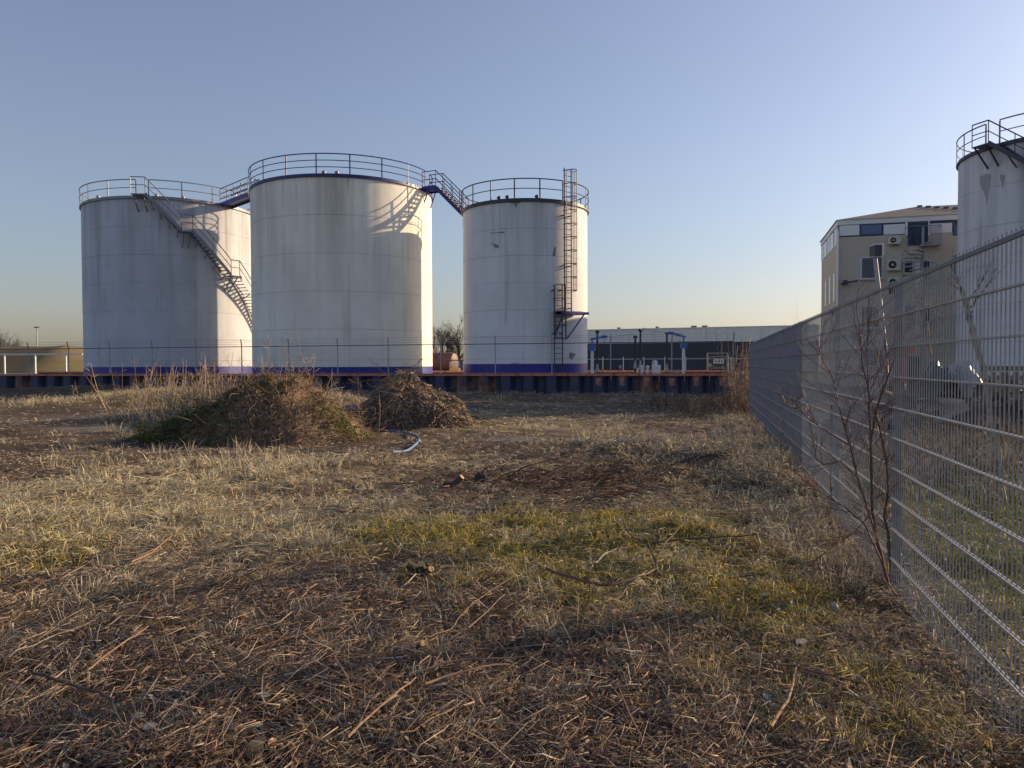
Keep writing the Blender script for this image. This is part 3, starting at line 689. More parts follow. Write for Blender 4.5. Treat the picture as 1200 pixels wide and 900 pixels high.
# ------------------------------------------------------------------ office building behind the fence
B0 = Vector((20.14, 47.5, 0)); BR = Vector((0.9628, -0.270, 0)); BB = Vector((0.270, 0.9628, 0)); BH = 10.1; BL, BD = 14.5, 8.8
bld = thing("office_building", B0, "sand brick office block with hipped grey roof and white window band", "building")
def fac(px, py):  # picture -> (u along front, z)
    p = on_plane(px, py, B0, BB); return (p-B0).dot(BR), p.z
def sid(px, py):
    p = on_plane(px, py, B0, BR); return (p-B0).dot(BB), p.z
def F_(u, z, o=0.0): return B0+BR*u-BB*o+UZ*z
def S_(v, z, o=0.0): return B0+BB*v-BR*o+UZ*z
ZB = fac(1000, 277.5)[1]
MB().box(B0+BR*BL/2+BB*BD/2+UZ*(ZB/2-0.2), (BL, BD, ZB+0.4), (BR, BB, UZ)).obj("wall", M["brick"], bld)
MB().box(B0+BR*BL/2+BB*BD/2+UZ*((ZB+BH)/2), (BL-0.1, BD-0.1, BH-ZB), (BR, BB, UZ)).obj("top_storey", M["frame"], bld)
ZF = fac(984, 264)[1]
MB().box(B0+BR*BL/2+BB*BD/2+UZ*((BH+0.175+ZF)/2), (BL+0.14, BD+0.14, BH+0.175-ZF), (BR, BB, UZ)).obj("fascia", M["fascia"], bld)
rf = MB(); e = 0.15; zt_ = BH+0.178; zr = BH+1.55
q = [B0-BR*e-BB*e, B0+BR*(BL+e)-BB*e, B0+BR*(BL+e)+BB*(BD+e), B0-BR*e+BB*(BD+e)]
r0 = B0+BR*5.2+BB*BD/2; r1 = B0+BR*(BL-5)+BB*BD/2
rf.add([p+UZ*zt_ for p in q]+[r0+UZ*zr, r1+UZ*zr], [(0, 1, 5, 4), (1, 2, 5), (2, 3, 4, 5), (3, 0, 4), (3, 2, 1, 0)])
rfo = rf.obj("roof", M["roof"], bld)
for k in range(9):
    t = (k+0.5)/9; p = (r0+UZ*zr).lerp(B0+BR*5.2*1.0+BR*3.5-BB*e+UZ*zt_, t)
    MB().box(p+UZ*0.05, (0.28, 0.12, 0.14), (BR, BB, UZ)).obj("ridge_cap", M["roof"], rfo)
def fbox(name, x0, y0, x1, y1, mat, o0, o1, parent=bld):
    u0, z1 = fac(x0, y0); u1, z0 = fac(x1, y1)
    return MB().box(F_((u0+u1)/2, (z0+z1)/2, (o0+o1)/2), (abs(u1-u0), abs(o1-o0), abs(z1-z0)), (BR, BB, UZ)).obj(name, mat, parent)
def fwin(x0, y0, x1, y1, fm, gm, nm=0):
    w_ = fbox("window", x0, y0, x1, y1, fm, 0.0, 0.05)
    u0, z1 = fac(x0, y0); u1, z0 = fac(x1, y1); t = 0.10
    n = nm+1
    for i in range(n):
        a, b = u0+(u1-u0)*i/n+t, u0+(u1-u0)*(i+1)/n-t
        MB().box(F_((a+b)/2, (z0+z1)/2, 0.052), (b-a, 0.012, z1-z0-2*t), (BR, BB, UZ)).obj("pane", gm, w_)
    MB().box(F_((u0+u1)/2, z0-0.04, 0.06), (u1-u0+0.1, 0.16, 0.07), (BR, BB, UZ)).obj("sill", M["concrete"], w_)
    return w_
for x0, x1 in ((984, 1007), (1035.5, 1060.5), (1090, 1115.5)): fbox("white_panel", x0, 264.5-0.02*(x0-984), x1, 275.5-0.03*(x0-984), M["panel"], -0.05, 0.03)
for x0, x1 in ((1008, 1034.2), (1116.5, 1142)):
    w_ = fbox("window", x0, 263, x1, 275, M["frame"], -0.05, 0.02)
    u0, z1 = fac(x0, 263); u1, z0 = fac(x1, 275)
    MB().box(F_((u0+u1)/2, (z0+z1)/2, 0.025), (u1-u0-0.14, 0.012, z1-z0-0.14), (BR, BB, UZ)).obj("pane", M["glassb"], w_)
dr = fbox("balcony_door", 1063.5, 260.5, 1087.5, 287, M["frame"], -0.04, 0.06)
for x0, x1 in ((1065, 1074.2), (1076.5, 1086)):
    u0, z1 = fac(x0, 262); u1, z0 = fac(x1, 286)
    MB().box(F_((u0+u1)/2, (z0+z1)/2, 0.066), (u1-u0, 0.012, z1-z0), (BR, BB, UZ)).obj("pane", M["glass"], dr)
for x0, x1 in ((1061, 1063.3), (1087.7, 1089)): fbox("trim", x0, 258.5, x1, 276, M["panel"], 0.0, 0.07)
fwin(1008, 301, 1035, 327, M["wframe"], M["glass"])
fwin(1058, 304.5, 1071, 321, M["wframe"], M["glass"])
fwin(1080.5, 304.5, 1091, 324, M["wframe"], M["glass"])
fwin(1116, 297, 1124.5, 324, M["wframe"], M["glassb"])
fwin(1117, 355, 1124.5, 377, M["wframe"], M["glass"])
fwin(1008, 358, 1035, 385, M["wframe"], M["glass"])
fwin(1058, 356, 1071, 372, M["wframe"], M["glass"])
fwin(1080.5, 356, 1091, 378, M["wframe"], M["glass"])
fwin(1008, 408, 1035, 430, M["wframe"], M["glass"])
fbox("stair_light_strip", 1072.5, 306, 1077.5, 338, M["panel"], 0.0, 0.05)
fbox("stair_light_strip", 1072.5, 360, 1077.5, 390, M["panel"], 0.0, 0.05)
# gable side band and narrow windows
for k in range(5):
    v0, v1 = 0.4+k*1.75, 0.4+k*1.75+1.45
    MB().box(S_((v0+v1)/2, (ZB+BH)/2-0.25, -0.02), (0.1, v1-v0, 1.05), (BR, BB, UZ)).obj("white_panel" if k % 2 == 0 else "pane", M["panel"] if k % 2 == 0 else M["glassb"], bld)
for zc in (6.3, 3.1):
    for v in (1.5, 3.6, 5.8):
        w_ = MB().box(S_(v, zc, 0.02), (0.06, 0.66, 1.9), (BR, BB, UZ)).obj("window", M["wframe"], bld)
        MB().box(S_(v, zc, 0.056), (0.012, 0.6, 1.75), (BR, BB, UZ)).obj("pane", M["glass"], w_)
MB().tube([S_(-0.12, -0.05, 0.05)+UZ*0, S_(-0.12, BH-0.5, 0.05)], 0.07, 8).obj("downpipe", M["fascia"], bld)
MB().tube([F_(0.2, fac(984, 333)[1], 0), F_(0.2, fac(984, 333)[1], 0.5), F_(1.0, fac(984, 331)[1], 0.8)], 0.05, 6).obj("lamp_arm", M["darksteel"], bld)
fbox("wall_lamp", 987, 329.5, 991.5, 334.5, M["darksteel"], 0.2, 0.6)
def ac(x0, y0, x1, y1, label):
    u0, z1 = fac(x0, y0); u1, z0 = fac(x1, y1); r = thing("air_conditioner", F_((u0+u1)/2, z0, 0.2), label, "air conditioner", "air conditioners on the brick wall")
    MB().box(F_((u0+u1)/2, (z0+z1)/2, 0.22), (u1-u0, 0.36, z1-z0), (BR, BB, UZ)).obj("casing", M["acbody"], r)
    cu = u0+(u1-u0)*0.38; cz = (z0+z1)/2; R_ = (z1-z0)*0.36
    m = MB(); n = 20
    for rr_, oo in ((R_, 0.405), (R_*0.86, 0.43)): m.v += [tuple(F_(cu+rr_*math.cos(2*math.pi*i/n), cz+rr_*math.sin(2*math.pi*i/n), oo)) for i in range(n)]
    m.f += [(i, (i+1) % n, n+(i+1) % n, n+i) for i in range(n)]; m.obj("fan_ring", M["darksteel"], r)
    MB().add([F_(cu+R_*0.84*math.cos(2*math.pi*i/n), cz+R_*0.84*math.sin(2*math.pi*i/n), 0.407) for i in range(n)], [tuple(range(n))]).obj("fan", M["black"], r)
    MB().add([F_(cu+R_*0.3*math.cos(2*math.pi*i/n), cz+R_*0.3*math.sin(2*math.pi*i/n), 0.42) for i in range(n)], [tuple(range(n))]).obj("fan_hub", M["acbody"], r)
    for u in (u0+0.15, u1-0.15): MB().box(F_(u, z0-0.04, 0.2), (0.05, 0.42, 0.08), (BR, BB, UZ)).obj("bracket", M["galv"], r)
ac(1040, 278.5, 1054, 286.5, "topmost air conditioner on the brick wall, beside the balcony")
ac(1038.5, 305, 1054, 317, "large air conditioner on the brick wall between two windows")
ac(1039.5, 326, 1053, 337, "lowest air conditioner on the brick wall, just above the fence top")
# spiral fire stair with balcony
sp = thing("spiral_stair", F_(fac(1076, 300)[0], 0, 1.3), "grey spiral fire stair with balcony on the office wall", "stairs")
su = fac(1075, 300)[0]; sc_ = F_(su, 0, 1.35); ztop = fac(1075, 288)[1]
MB().tube([sc_, sc_+UZ*(ztop+0.9)], 0.07, 8).obj("centre_post", M["railgrey"], sp)
nst = int(ztop/0.2)
for k in range(nst):
    z = 0.2*(k+1); a = k*0.42; dv = Vector((math.cos(a), math.sin(a), 0)); tv = Vector((-math.sin(a), math.cos(a), 0))
    MB().box(sc_+dv*0.55+UZ*z, (0.98, 0.26, 0.04), (dv, tv, UZ)).obj("tread", M["galv"], sp)
    if k % 2 == 0: MB().tube([sc_+dv*1.05+UZ*z, sc_+dv*1.05+UZ*(z+0.95)], 0.015, 4).obj("baluster", M["railgrey"], sp)
MB().tube([sc_+Vector((math.cos(k*0.21), math.sin(k*0.21), 0))*1.05+UZ*(0.1*(k+1)+1.05) for k in range(2*nst-12)], 0.025, 5).obj("handrail", M["railgrey"], sp)
ub0, ub1 = fac(1060, 288)[0], fac(1099, 288)[0]
MB().box(F_((ub0+ub1)/2+0.4, ztop-0.05, 0.45), (ub1-ub0-0.8, 0.85, 0.12), (BR, BB, UZ)).obj("balcony_deck", M["galv"], sp)
for k in range(12):
    u = fac(1086, 288)[0]+(ub1-fac(1086, 288)[0])*k/11; MB().tube([F_(u, ztop, 0.86), F_(u, ztop+1.05, 0.86)], 0.014, 4).obj("baluster", M["railgrey"], sp)
MB().tube([F_(ub0, ztop+1.05, 0.1), F_(ub0, ztop+1.05, 0.86), F_(ub1, ztop+1.05, 0.86), F_(ub1, ztop+1.05, 0.1)], 0.025, 5).obj("handrail", M["railgrey"], sp)

# ------------------------------------------------------------------ warehouse beyond the bund
wa = at(600, 388, 141); wb = at(960, 382, 121.5); wa.z = wb.z = 0
WD = (wb-wa).normalized(); WNn = Vector((-WD.y, WD.x, 0)); WL = (wb-wa).length; WHt = 7.45; WHm = 5.05
wh = thing("warehouse", wa, "long low warehouse with dark wall and pale ribbed cladding along the roof edge", "warehouse")
MB().box(wa+WD*WL/2+WNn*10+UZ*(WHm/2), (WL, 20, WHm), (WD, WNn, UZ)).obj("lower_wall", M["darkclad"], wh)
MB().box(wa+WD*WL/2+WNn*10.1+UZ*((WHm+WHt)/2), (WL-0.3, 19.9, WHt-WHm-0.02), (WD, WNn, UZ)).obj("upper_core", M["clad"], wh)
npan = 12
for k in range(npan):
    m = MB(); s0_ = WL*k/npan+0.02; L = WL/npan-0.04; nr = int(L/0.34); stp = L/nr; vv = []; ff = []
    for i in range(nr):
        for (du, og) in ((0, 0.0), (0.11, 0.0), (0.15, 0.07), (0.30, 0.07)):
            b_ = wa+WD*(s0_+i*stp+du*stp/0.34)-WNn*og
            vv += [b_+UZ*WHm, b_+UZ*WHt]
    for i in range(len(vv)//2-1): ff.append((2*i, 2*i+2, 2*i+3, 2*i+1))
    m.add(vv, ff).obj("cladding_panel", M["clad"], wh)
MB().box(wa+WD*WL/2-WNn*0.06+UZ*(WHt+0.05), (WL+0.2, 0.3, 0.12), (WD, WNn, UZ)).obj("roof_trim", M["panel"], wh)
for s_ in (0.37, 0.62, 0.655, 0.50):
    MB().box(wa+WD*WL*s_+WNn*3+UZ*(WHt+0.25), (0.9 if s_ > 0.6 else 0.5, 1.2, 0.5), (WD, WNn, UZ)).obj("roof_unit", M["roof"], wh)
# distant wire fence before the warehouse
ff_ = thing("yard_fence", at(690, 420, 106).xy.to_3d(), "distant pale wire fence in front of the dark warehouse wall", "fence")
fa = at(545, 420, 112); fb = at(905, 420, 104); fa.z = fb.z = 0; fdv = (fb-fa); nf = 15
for k in range(nf+1):
    p = fa+fdv*k/nf; MB().tube([p, p+UZ*2.5], 0.04, 5).obj("fence_post", M["white"], ff_)
for z in (2.15, 0.3): MB().tube([fa+UZ*z, fb+UZ*z], 0.03, 5).obj("rail", M["white"], ff_)

# ------------------------------------------------------------------ loading plant on the right part of the bund
def loading_arm(px, ytop_col, ydrum, arm, Y, label, hose):
    b = at(px, 437, Y); b.z = TZ; zc = at(px, ytop_col, Y).z; zd = at(px, ydrum, Y).z
    r = thing("loading_arm", b, label, "loading arm", "loading arms on the bund")
    MB().tube([b, Vector((b.x, b.y, zc))], 0.085, 12).obj("column", M["white"], r, True)
    MB().lathe((b.x, b.y, zc), [(0.02, 0), (0.19, 0), (0.19, zd-zc), (0.02, zd-zc)], 16).obj("swivel_drum", M["brightblue"], r, True)
    pts = [at(x, y, Y) for x, y in arm]
    MB().tube([Vector((b.x, b.y, zd)), Vector((b.x, b.y, pts[0].z))], 0.04, 8).obj("riser", M["brightblue"], r)
    MB().tube(pts, 0.055, 8).obj("arm", M["brightblue"], r)
    MB().box((pts[-1]+pts[-2])/2, (0.25, 0.16, 0.16)).obj("joint", M["brightblue"], r)
    MB().tube([at(x, y, Y) for x, y in hose], 0.045, 8).obj("pipe", M["white"], r, True)
    return r
loading_arm(694, 411, 404, [(692, 397.5), (703, 395.5), (712, 394.2)], 42.5, "white loading column with blue drum nearest to the smaller tank", [(712, 394.2), (730, 392.5), (741, 391.2), (745, 393)])
loading_arm(801, 408, 402, [(803.5, 395), (790, 391.5), (782.5, 389.5)], 42.0, "white loading column with blue drum further right on the bund", [(801, 395), (801, 390), (788, 389.5), (782, 389), (754, 385), (751, 386.5)])
def drop_pipe(px, y0, y1, Y, label):
    p = at(px, y0, Y); q = at(px, y1, Y); r = thing("drop_pipe", (q.x, q.y, TZ), label, "pipe", "black drop pipes on the bund")
    MB().tube([Vector((q.x, q.y, TZ)), p], 0.055, 8).obj("pipe", M["black"], r, True)
    MB().lathe((q.x, q.y, q.z), [(0.02, 0), (0.1, 0), (0.1, 0.18), (0.06, 0.25), (0.06, 0.45)], 10).obj("coupling", M["galv"], r, True)
    MB().box(p, (0.2, 0.16, 0.14)).obj("elbow", M["black"], r)
drop_pipe(700, 389, 436, 43.2, "black upright pipe just right of the first loading column")
drop_pipe(744.5, 395, 432, 42.4, "shorter black upright pipe of the close pair")
drop_pipe(750.5, 387, 432, 42.4, "taller black upright pipe of the close pair")
drop_pipe(781.5, 389.5, 436, 42.2, "black upright pipe left of the further loading column")
pb = at(769, 437, 42); pb.z = TZ
pu = thing("pump_unit", pb, "white pump cabinet with bent pipe and manifold", "pump")
zz = at(769, 427.5, 42).z
MB().box((pb.x, pb.y, (TZ+zz)/2), (0.42, 0.4, zz-TZ)).obj("cabinet", M["white"], pu)
MB().lathe((pb.x-0.02, pb.y, zz), [(0.02, 0), (0.1, 0), (0.1, 0.16), (0.05, 0.24), (0.005, 0.24)], 12).obj("dome", M["white"], pu, True)
MB().tube([at(765.2, 432, 42), at(765, 424, 42), at(766.5, 422, 42), at(768.5, 422.5, 42)], 0.035, 8).obj("bent_pipe", M["white"], pu, True)
MB().tube([at(747, 437, 42), at(747, 433, 42), at(749, 431.7, 42), at(766, 431.7, 42)], 0.055, 8).obj("manifold", M["white"], pu, True)
for px in (752, 759): MB().lathe(at(px, 431.7, 42)-UZ*0.1, [(0.01, -0.25), (0.07, -0.25), (0.07, 0.1), (0.1, 0.14), (0.1, 0.24), (0.01, 0.27)], 10).obj("valve", M["white"], pu, True)
def small_box(name, px, y0, y1, wd, Y, mat, label, cat, leg=True):
    p = at(px, y1, Y); t_ = at(px, y0, Y).z; r = thing(name, (p.x, p.y, TZ), label, cat)
    MB().box((p.x, p.y, (p.z+t_)/2), (wd, 0.15, t_-p.z)).obj("box", mat, r); MB().tube([Vector((p.x, p.y+0.1, TZ)), Vector((p.x, p.y+0.1, t_-0.05))], 0.025, 6).obj("stand", M["galv"], r)
small_box("junction_box", 727, 428, 431.5, 0.12, 42, M["galv"], "small grey junction box on a stand between the loading columns", "junction box")
small_box("control_box", 793, 433.5, 437, 0.28, 41, M["galv"], "low grey control box at the foot of the further loading column", "control box")
# gate with sign
gy = 56.0; g0 = at(829, 437, gy); g1 = at(852.5, 437, gy); zg = at(829, 414, gy).z
gt = thing("yard_gate", ((g0.x+g1.x)/2, gy, 0), "wire gate with barbed top and white sign behind the bund", "gate")
for p in (g0, g1): MB().tube([(p.x, gy, 0), (p.x, gy, zg)], 0.05, 8).obj("gate_post", M["galv"], gt); 
for z in (zg-0.25, 1.15, 0.35): MB().tube([(g0.x, gy, z), (g1.x, gy, z)], 0.03, 6).obj("rail", M["galv"], gt)
MB().tube([(g0.x, gy, 1.6), ((g0.x*0.6+g1.x*0.4), gy, 1.2), (g1.x, gy, 1.25)], 0.025, 6).obj("brace", M["galv"], gt)
bw = MB(); 
for k in range(14):
    x = g0.x+(g1.x-g0.x)*(k+0.5)/14; bw.tube([(x+0.06*math.cos(a), gy+0.06*math.sin(a*1.0), zg+0.06*math.sin(a)) for a in np.linspace(0, 6.0, 8)], 0.012, 4)
bw.obj("barbed_coil", M["galv"], gt)
mm = MB(); x = g0.x
while x < g1.x: mm.tube([(x, gy, 0.3), (x, gy, zg-0.2)], 0.004, 3, False); x += 0.06
tag(mm.obj("wire_mesh", M["galv"], gt), kind="stuff")
sa, sb = at(836, 421, gy), at(848, 426, gy)
sg = MB().box(((sa.x+sb.x)/2, gy-0.06, (sa.z+sb.z)/2), (sb.x-sa.x, 0.02, sa.z-sb.z)).obj("sign_plate", M["white"], gt)
for fx in (0.2, 0.5, 0.8):
    MB().box((sa.x+(sb.x-sa.x)*fx, gy-0.074, (sa.z+sb.z)/2), (0.14, 0.004, 0.16)).obj("sign_mark", M["peel"], gt)
qa = at(832, 428, gy); MB().box((qa.x, gy-0.06, qa.z), (0.25, 0.03, 0.25)).obj("notice_plate", M["galv"], gt)
pp = at(857, 437, 50); MB().box((pp.x, 50, 0.95), (0.12, 0.12, 1.9)).solo("bollard", M["white"], "short white post standing right of the wire gate", "post")

# ------------------------------------------------------------------ far left: dike, railing, lamp; far middle: tank wagon
dk = MB(); prof = [(-90, 0, 4.3), (-60, 0, 4.2), (-53, 0, 4.1), (-51, 0, 3.0), (-48.5, 0, 1.2), (-46, 0, -0.2)]
vv = []; ff = []
rows = 14; colsn = 80
for i in range(colsn+1):
    x = -110+70*i/colsn
    for j in range(rows+1):
        t = j/rows; y = 84+26*t; prf = min(1, t*3.2)*min(1, (1-t)*4+0.02); fall = np.clip((-48.5-x)/5.5, 0, 1)
        h = 4.15*prf*fall*(0.93+0.12*float(fbm(x*0.3, y*0.3, 77, 3)))-0.25
        vv.append((x, y, h))
for i in range(colsn):
    for j in range(rows): k = i*(rows+1)+j; ff.append((k, k+rows+1, k+rows+2, k+1))
dk.add(vv, ff); tag(dk.obj("earth_dike", M["dike"], None, True), "grass covered earth bank far left behind the bund", None, None, "structure")
rl = thing("yard_railing", at(40, 436, 76).xy.to_3d(), "pale post and rail fence far left in front of the earth bank", "fence")
ra, rb = at(-60, 415, 76), at(96, 415, 76)
for k in range(6):
    p = at(5-36*2+36*k, 415, 76); MB().box((p.x, p.y, p.z/2), (0.14, 0.14, p.z)).obj("fence_post", M["white"], rl)
MB().box(((ra.x+rb.x)/2, 76.1, ra.z-0.05), (rb.x-ra.x, 0.1, 0.14)).obj("rail", M["white"], rl)
MB().box(((ra.x+rb.x)/2, 76.1, 0.75), (rb.x-ra.x, 0.08, 0.1)).obj("rail", M["white"], rl)
def lamp(px, y0, Y, label):
    b = at(px, 436, Y); zt2 = at(px, y0, Y).z; r = thing("lamp_post", (b.x, b.y, 0), label, "lamp post")
    MB().tube([(b.x, b.y, 0), (b.x, b.y, zt2)], [0.14, 0.08], 8).obj("pole", M["galv"], r)
    MB().box((b.x, b.y, zt2), (0.8, 0.3, 0.16)).obj("lamp_head", M["darksteel"], r)
    MB().box((b.x, b.y, zt2*0.55), (0.5, 0.3, 0.4)).obj("sign_box", M["darksteel"], r)
lamp(44, 383.5, 130, "thin lamp post standing far left beyond the earth bank")
# red tank wagon
wy = 68.0; ca = at(511, 424.5, wy); 
wg = thing("tank_trailer", (ca.x, wy, 0), "faded red tank trailer parked between the middle and smaller tanks", "trailer")
prof = [(0.01, -0.85), (0.5, -0.82), (0.78, -0.7), (0.86, -0.5), (0.86, 3.9), (0.78, 4.1), (0.4, 4.25), (0.01, 4.28)]
m = MB(); n = 28; ax_ = Vector((-0.93, 0.36, 0)); up_ = UZ; sdv = ax_.cross(up_); c_ = Vector((at(524.5, 424.5, wy).x, wy, ca.z))
for (r_, t) in prof:
    for k in range(n):
        a = 2*math.pi*k/n; m.v.append(tuple(c_+ax_*t+sdv*r_*math.cos(a)+up_*r_*math.sin(a)))
for i in range(len(prof)-1):
    for k in range(n): m.f.append((i*n+k, i*n+(k+1) % n, (i+1)*n+(k+1) % n, (i+1)*n+k))
m.obj("barrel", M["redtank"], wg, True)
MB().lathe(c_+ax_*2.2+UZ*0.7, [(0.35, 0), (0.35, 0.35), (0.01, 0.4)], 16).obj("dome_hatch", M["redtank"], wg, True)
MB().box(c_+ax_*1.7-UZ*0.95, (5.2, 0.9, 0.25), (ax_, sdv, UZ)).obj("chassis", M["darksteel"], wg)
for t in (0.2, 1.3, 2.9):
    for s in (-0.75, 0.75):
        wc = c_+ax_*t+sdv*s; wc.z = 0.5; mt = MB(); nn = 18
        for (r_, o_) in ((0.01, -0.13), (0.48, -0.13), (0.5, 0), (0.48, 0.13), (0.01, 0.13)):
            mt.v += [tuple(wc+sdv*o_+ax_*r_*math.cos(2*math.pi*k/nn)+UZ*r_*math.sin(2*math.pi*k/nn)) for k in range(nn)]
        mt.f += [(i*nn+k, i*nn+(k+1) % nn, (i+1)*nn+(k+1) % nn, (i+1)*nn+k) for i in range(4) for k in range(nn)]
        mt.obj("wheel", M["black"], wg, True)
em = MB(); ec = at(511.5, 419, wy-1.2); nn = 16
em.add([ec+ax_*0.22*math.cos(2*math.pi*k/nn)+UZ*0.13*math.sin(2*math.pi*k/nn)-Vector((0.36, 0.93, 0))*0.0 for k in range(nn)]+[ec+Vector((0.36, 0.93, 0))*0.03+ax_*0.22*math.cos(2*math.pi*k/nn)+UZ*0.13*math.sin(2*math.pi*k/nn) for k in range(nn)], [tuple(range(nn))]+[(k, (k+1) % nn, nn+(k+1) % nn, nn+k) for k in range(nn)])
em.obj("round_badge", M["ink"], wg)
yb = at(533.5, 434, 62); MB().box((yb.x, 62, 0.95), (0.75, 0.5, 0.5)).box((yb.x, 62, 0.35), (0.5, 0.4, 0.7)).solo("tool_box", M["yellow"], "yellow box on a plinth between the two right tanks", "box")
sf = thing("steel_gate", at(536, 436, 64).xy.to_3d(), "grey barred gate with dark post right of the red trailer", "gate")
for k in range(14):
    p = at(527+k*1.2, 423, 64); MB().tube([(p.x, 64, 0), (p.x, 64, p.z-0.05)], 0.02, 4).obj("bar", M["galv"], sf)
pa, pb2 = at(526, 422.5, 64), at(545, 422.5, 64); MB().box(((pa.x+pb2.x)/2, 64, pa.z), (pb2.x-pa.x, 0.08, 0.08)).obj("rail", M["darksteel"], sf)
p = at(540.5, 436, 64); MB().box((p.x, 63.9, pa.z/2), (0.32, 0.12, pa.z)).obj("gate_post", M["bluesteel"], sf)

# ------------------------------------------------------------------ vegetation helpers
def blade_mesh(P, az, el, L, Wd, curl, col, roll=None):
    n = len(P); ca, sa_ = np.cos(az), np.sin(az)
    d0 = np.stack([ca*np.cos(el), sa_*np.cos(el), np.sin(el)], 1); e2 = el-curl
    d1 = np.stack([ca*np.cos(e2), sa_*np.cos(e2), np.sin(e2)], 1)
    p1 = P+d0*(L*0.5)[:, None]; p2 = p1+d1*(L*0.5)[:, None]
    roll = rng.uniform(-0.9, 0.9, n) if roll is None else roll
    s = np.stack([-sa_*np.cos(roll), ca*np.cos(roll), np.sin(roll)], 1)*(Wd*0.5)[:, None]
    V = np.stack([P-s, P+s, p1-s*0.85, p1+s*0.85, p2], 1).reshape(-1, 3)
    b = (np.arange(n)*5)[:, None]; T = np.concatenate([b+np.array([[0, 1, 3]]), b+np.array([[0, 3, 2]]), b+np.array([[2, 3, 4]])])
    return V, T, np.repeat(col, 5, 0)
def twig_mesh(P, az, el, L, r, bend, col):
    n = len(P); d0 = np.stack([np.cos(az)*np.cos(el), np.sin(az)*np.cos(el), np.sin(el)], 1)
    az2 = az+bend; e2 = el+rng.normal(0, 0.15, n); d1 = np.stack([np.cos(az2)*np.cos(e2), np.sin(az2)*np.cos(e2), np.sin(e2)], 1)
    p1 = P+d0*(L*0.5)[:, None]; p2 = p1+d1*(L*0.5)[:, None]
    u = np.stack([-np.sin(az), np.cos(az), np.zeros(n)], 1); v = np.cross(d0, u); V = []
    for p, k in ((P, 1.0), (p1, 0.8), (p2, 0.5)):
        for a in (0, 2.094, 4.189): V.append(p+(u*math.cos(a)+v*math.sin(a))*(r*k)[:, None])
    V = np.stack(V, 1).reshape(-1, 3); b = (np.arange(n)*9)[:, None]; T = []
    for i in (0, 3):
        for k in range(3):
            k2 = (k+1) % 3; T += [b+np.array([[i+k, i+k2, i+3+k2]]), b+np.array([[i+k, i+3+k2, i+3+k]])]
    T += [b+np.array([[0, 2, 1]]), b+np.array([[6, 7, 8]])]
    return V, np.concatenate(T), np.repeat(col, 9, 0)
def join(parts):
    V = []; T = []; C = []; b = 0
    for v, t, c in parts: V.append(v); T.append(t+b); C.append(c); b += len(v)
    return np.concatenate(V), np.concatenate(T), np.concatenate(C)
def pick(pal, n, jit=0.22):
    pal = np.array(pal); c = pal[rng.integers(0, len(pal), n)]; return np.clip(c*(1+rng.normal(0, jit, (n, 1)))+rng.normal(0, 0.008, (n, 3)), 0.008, 0.8)
TAN = [(0.547, 0.46, 0.296), (0.64, 0.6, 0.408), (0.465, 0.394, 0.264), (0.407, 0.358, 0.263), (0.606, 0.506, 0.315)]
BROWN = [(0.27, 0.206, 0.154), (0.197, 0.147, 0.115), (0.363, 0.289, 0.218), (0.155, 0.124, 0.099), (0.492, 0.447, 0.372), (0.302, 0.216, 0.167)]
GREYB = [(0.362, 0.343, 0.273), (0.274, 0.262, 0.217), (0.471, 0.445, 0.351), (0.216, 0.194, 0.154)]
MOSSC = [(0.454, 0.37, 0.085), (0.312, 0.284, 0.07), (0.568, 0.444, 0.119), (0.213, 0.207, 0.06), (0.624, 0.47, 0.182)]
def image_spread(n, y0=456, y1=960, x0=-110, x1=1310, pw=0.45):
    """points over the ground, as many near as far when seen from eye height"""
    px = rng.uniform(x0, x1, n*2); py = rng.uniform(y0, y1, n*2)
    Y = CAMZ*F/(py-427.3); X = (px-600)/F*Y
    k = rng.random(n*2) < np.clip((Y/25)**pw, 0.28, 1)
    X, Y = X[k][:n], Y[k][:n]
    g = (X-W0.x)*WG.x+(Y-W0.y)*WG.y
    k = g < -0.45
    return X[k], Y[k]
def outside_mounds(X, Y): return (((X+5.3)/2.35)**2+((Y-15.6)/1.35)**2 > 0.9) & (((X+2.55)/1.5)**2+((Y-19.0)/1.3)**2 > 0.85)

# ---- straw and dead grass lying over the waste ground
X, Y = image_spread(400000); k = outside_mounds(X, Y); X, Y = X[k], Y[k]
st, mo, ba, dk_, right = cover(X, Y)
pat = np.clip((fbm(X*1.7, Y*1.7, 111, 4)-0.36)*5, 0, 1); fg = np.clip((5.2-Y)/1.5, 0, 1)*np.clip((1.6-X)/1.0, 0, 1)
keep = rng.random(len(X)) < np.clip((0.52+0.5*st+0.1*mo-0.85*ba-0.35*dk_*(1-st))*(0.25+0.75*pat)*(1-0.45*fg), 0.04, 1)
X, Y, st, mo, ba, dk_, right = [q[keep] for q in (X, Y, st, mo, ba, dk_, right)]; n = len(X)
lump = fbm(X*2.2, Y*2.2, 61, 3)
col = pick(BROWN, n); tn = pick(TAN, n); gb = pick(GREYB, n); ms = pick(MOSSC, n)
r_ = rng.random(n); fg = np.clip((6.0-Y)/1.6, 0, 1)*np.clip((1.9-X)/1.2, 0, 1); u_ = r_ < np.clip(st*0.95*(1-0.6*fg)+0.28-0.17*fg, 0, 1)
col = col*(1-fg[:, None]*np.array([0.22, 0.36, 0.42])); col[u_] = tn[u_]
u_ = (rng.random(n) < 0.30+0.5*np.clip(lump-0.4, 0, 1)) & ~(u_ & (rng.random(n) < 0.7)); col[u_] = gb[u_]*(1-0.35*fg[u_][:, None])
u_ = rng.random(n) < mo*0.7; col[u_] = ms[u_]
u_ = (right > 0) & (rng.random(n) < 0.5); col[u_] = col[u_]*np.array([0.6, 0.7, 0.55])
Z = gheight(X, Y)+rng.uniform(-0.01, 0.03, n)
stand = rng.random(n) < (0.06+0.05*st)
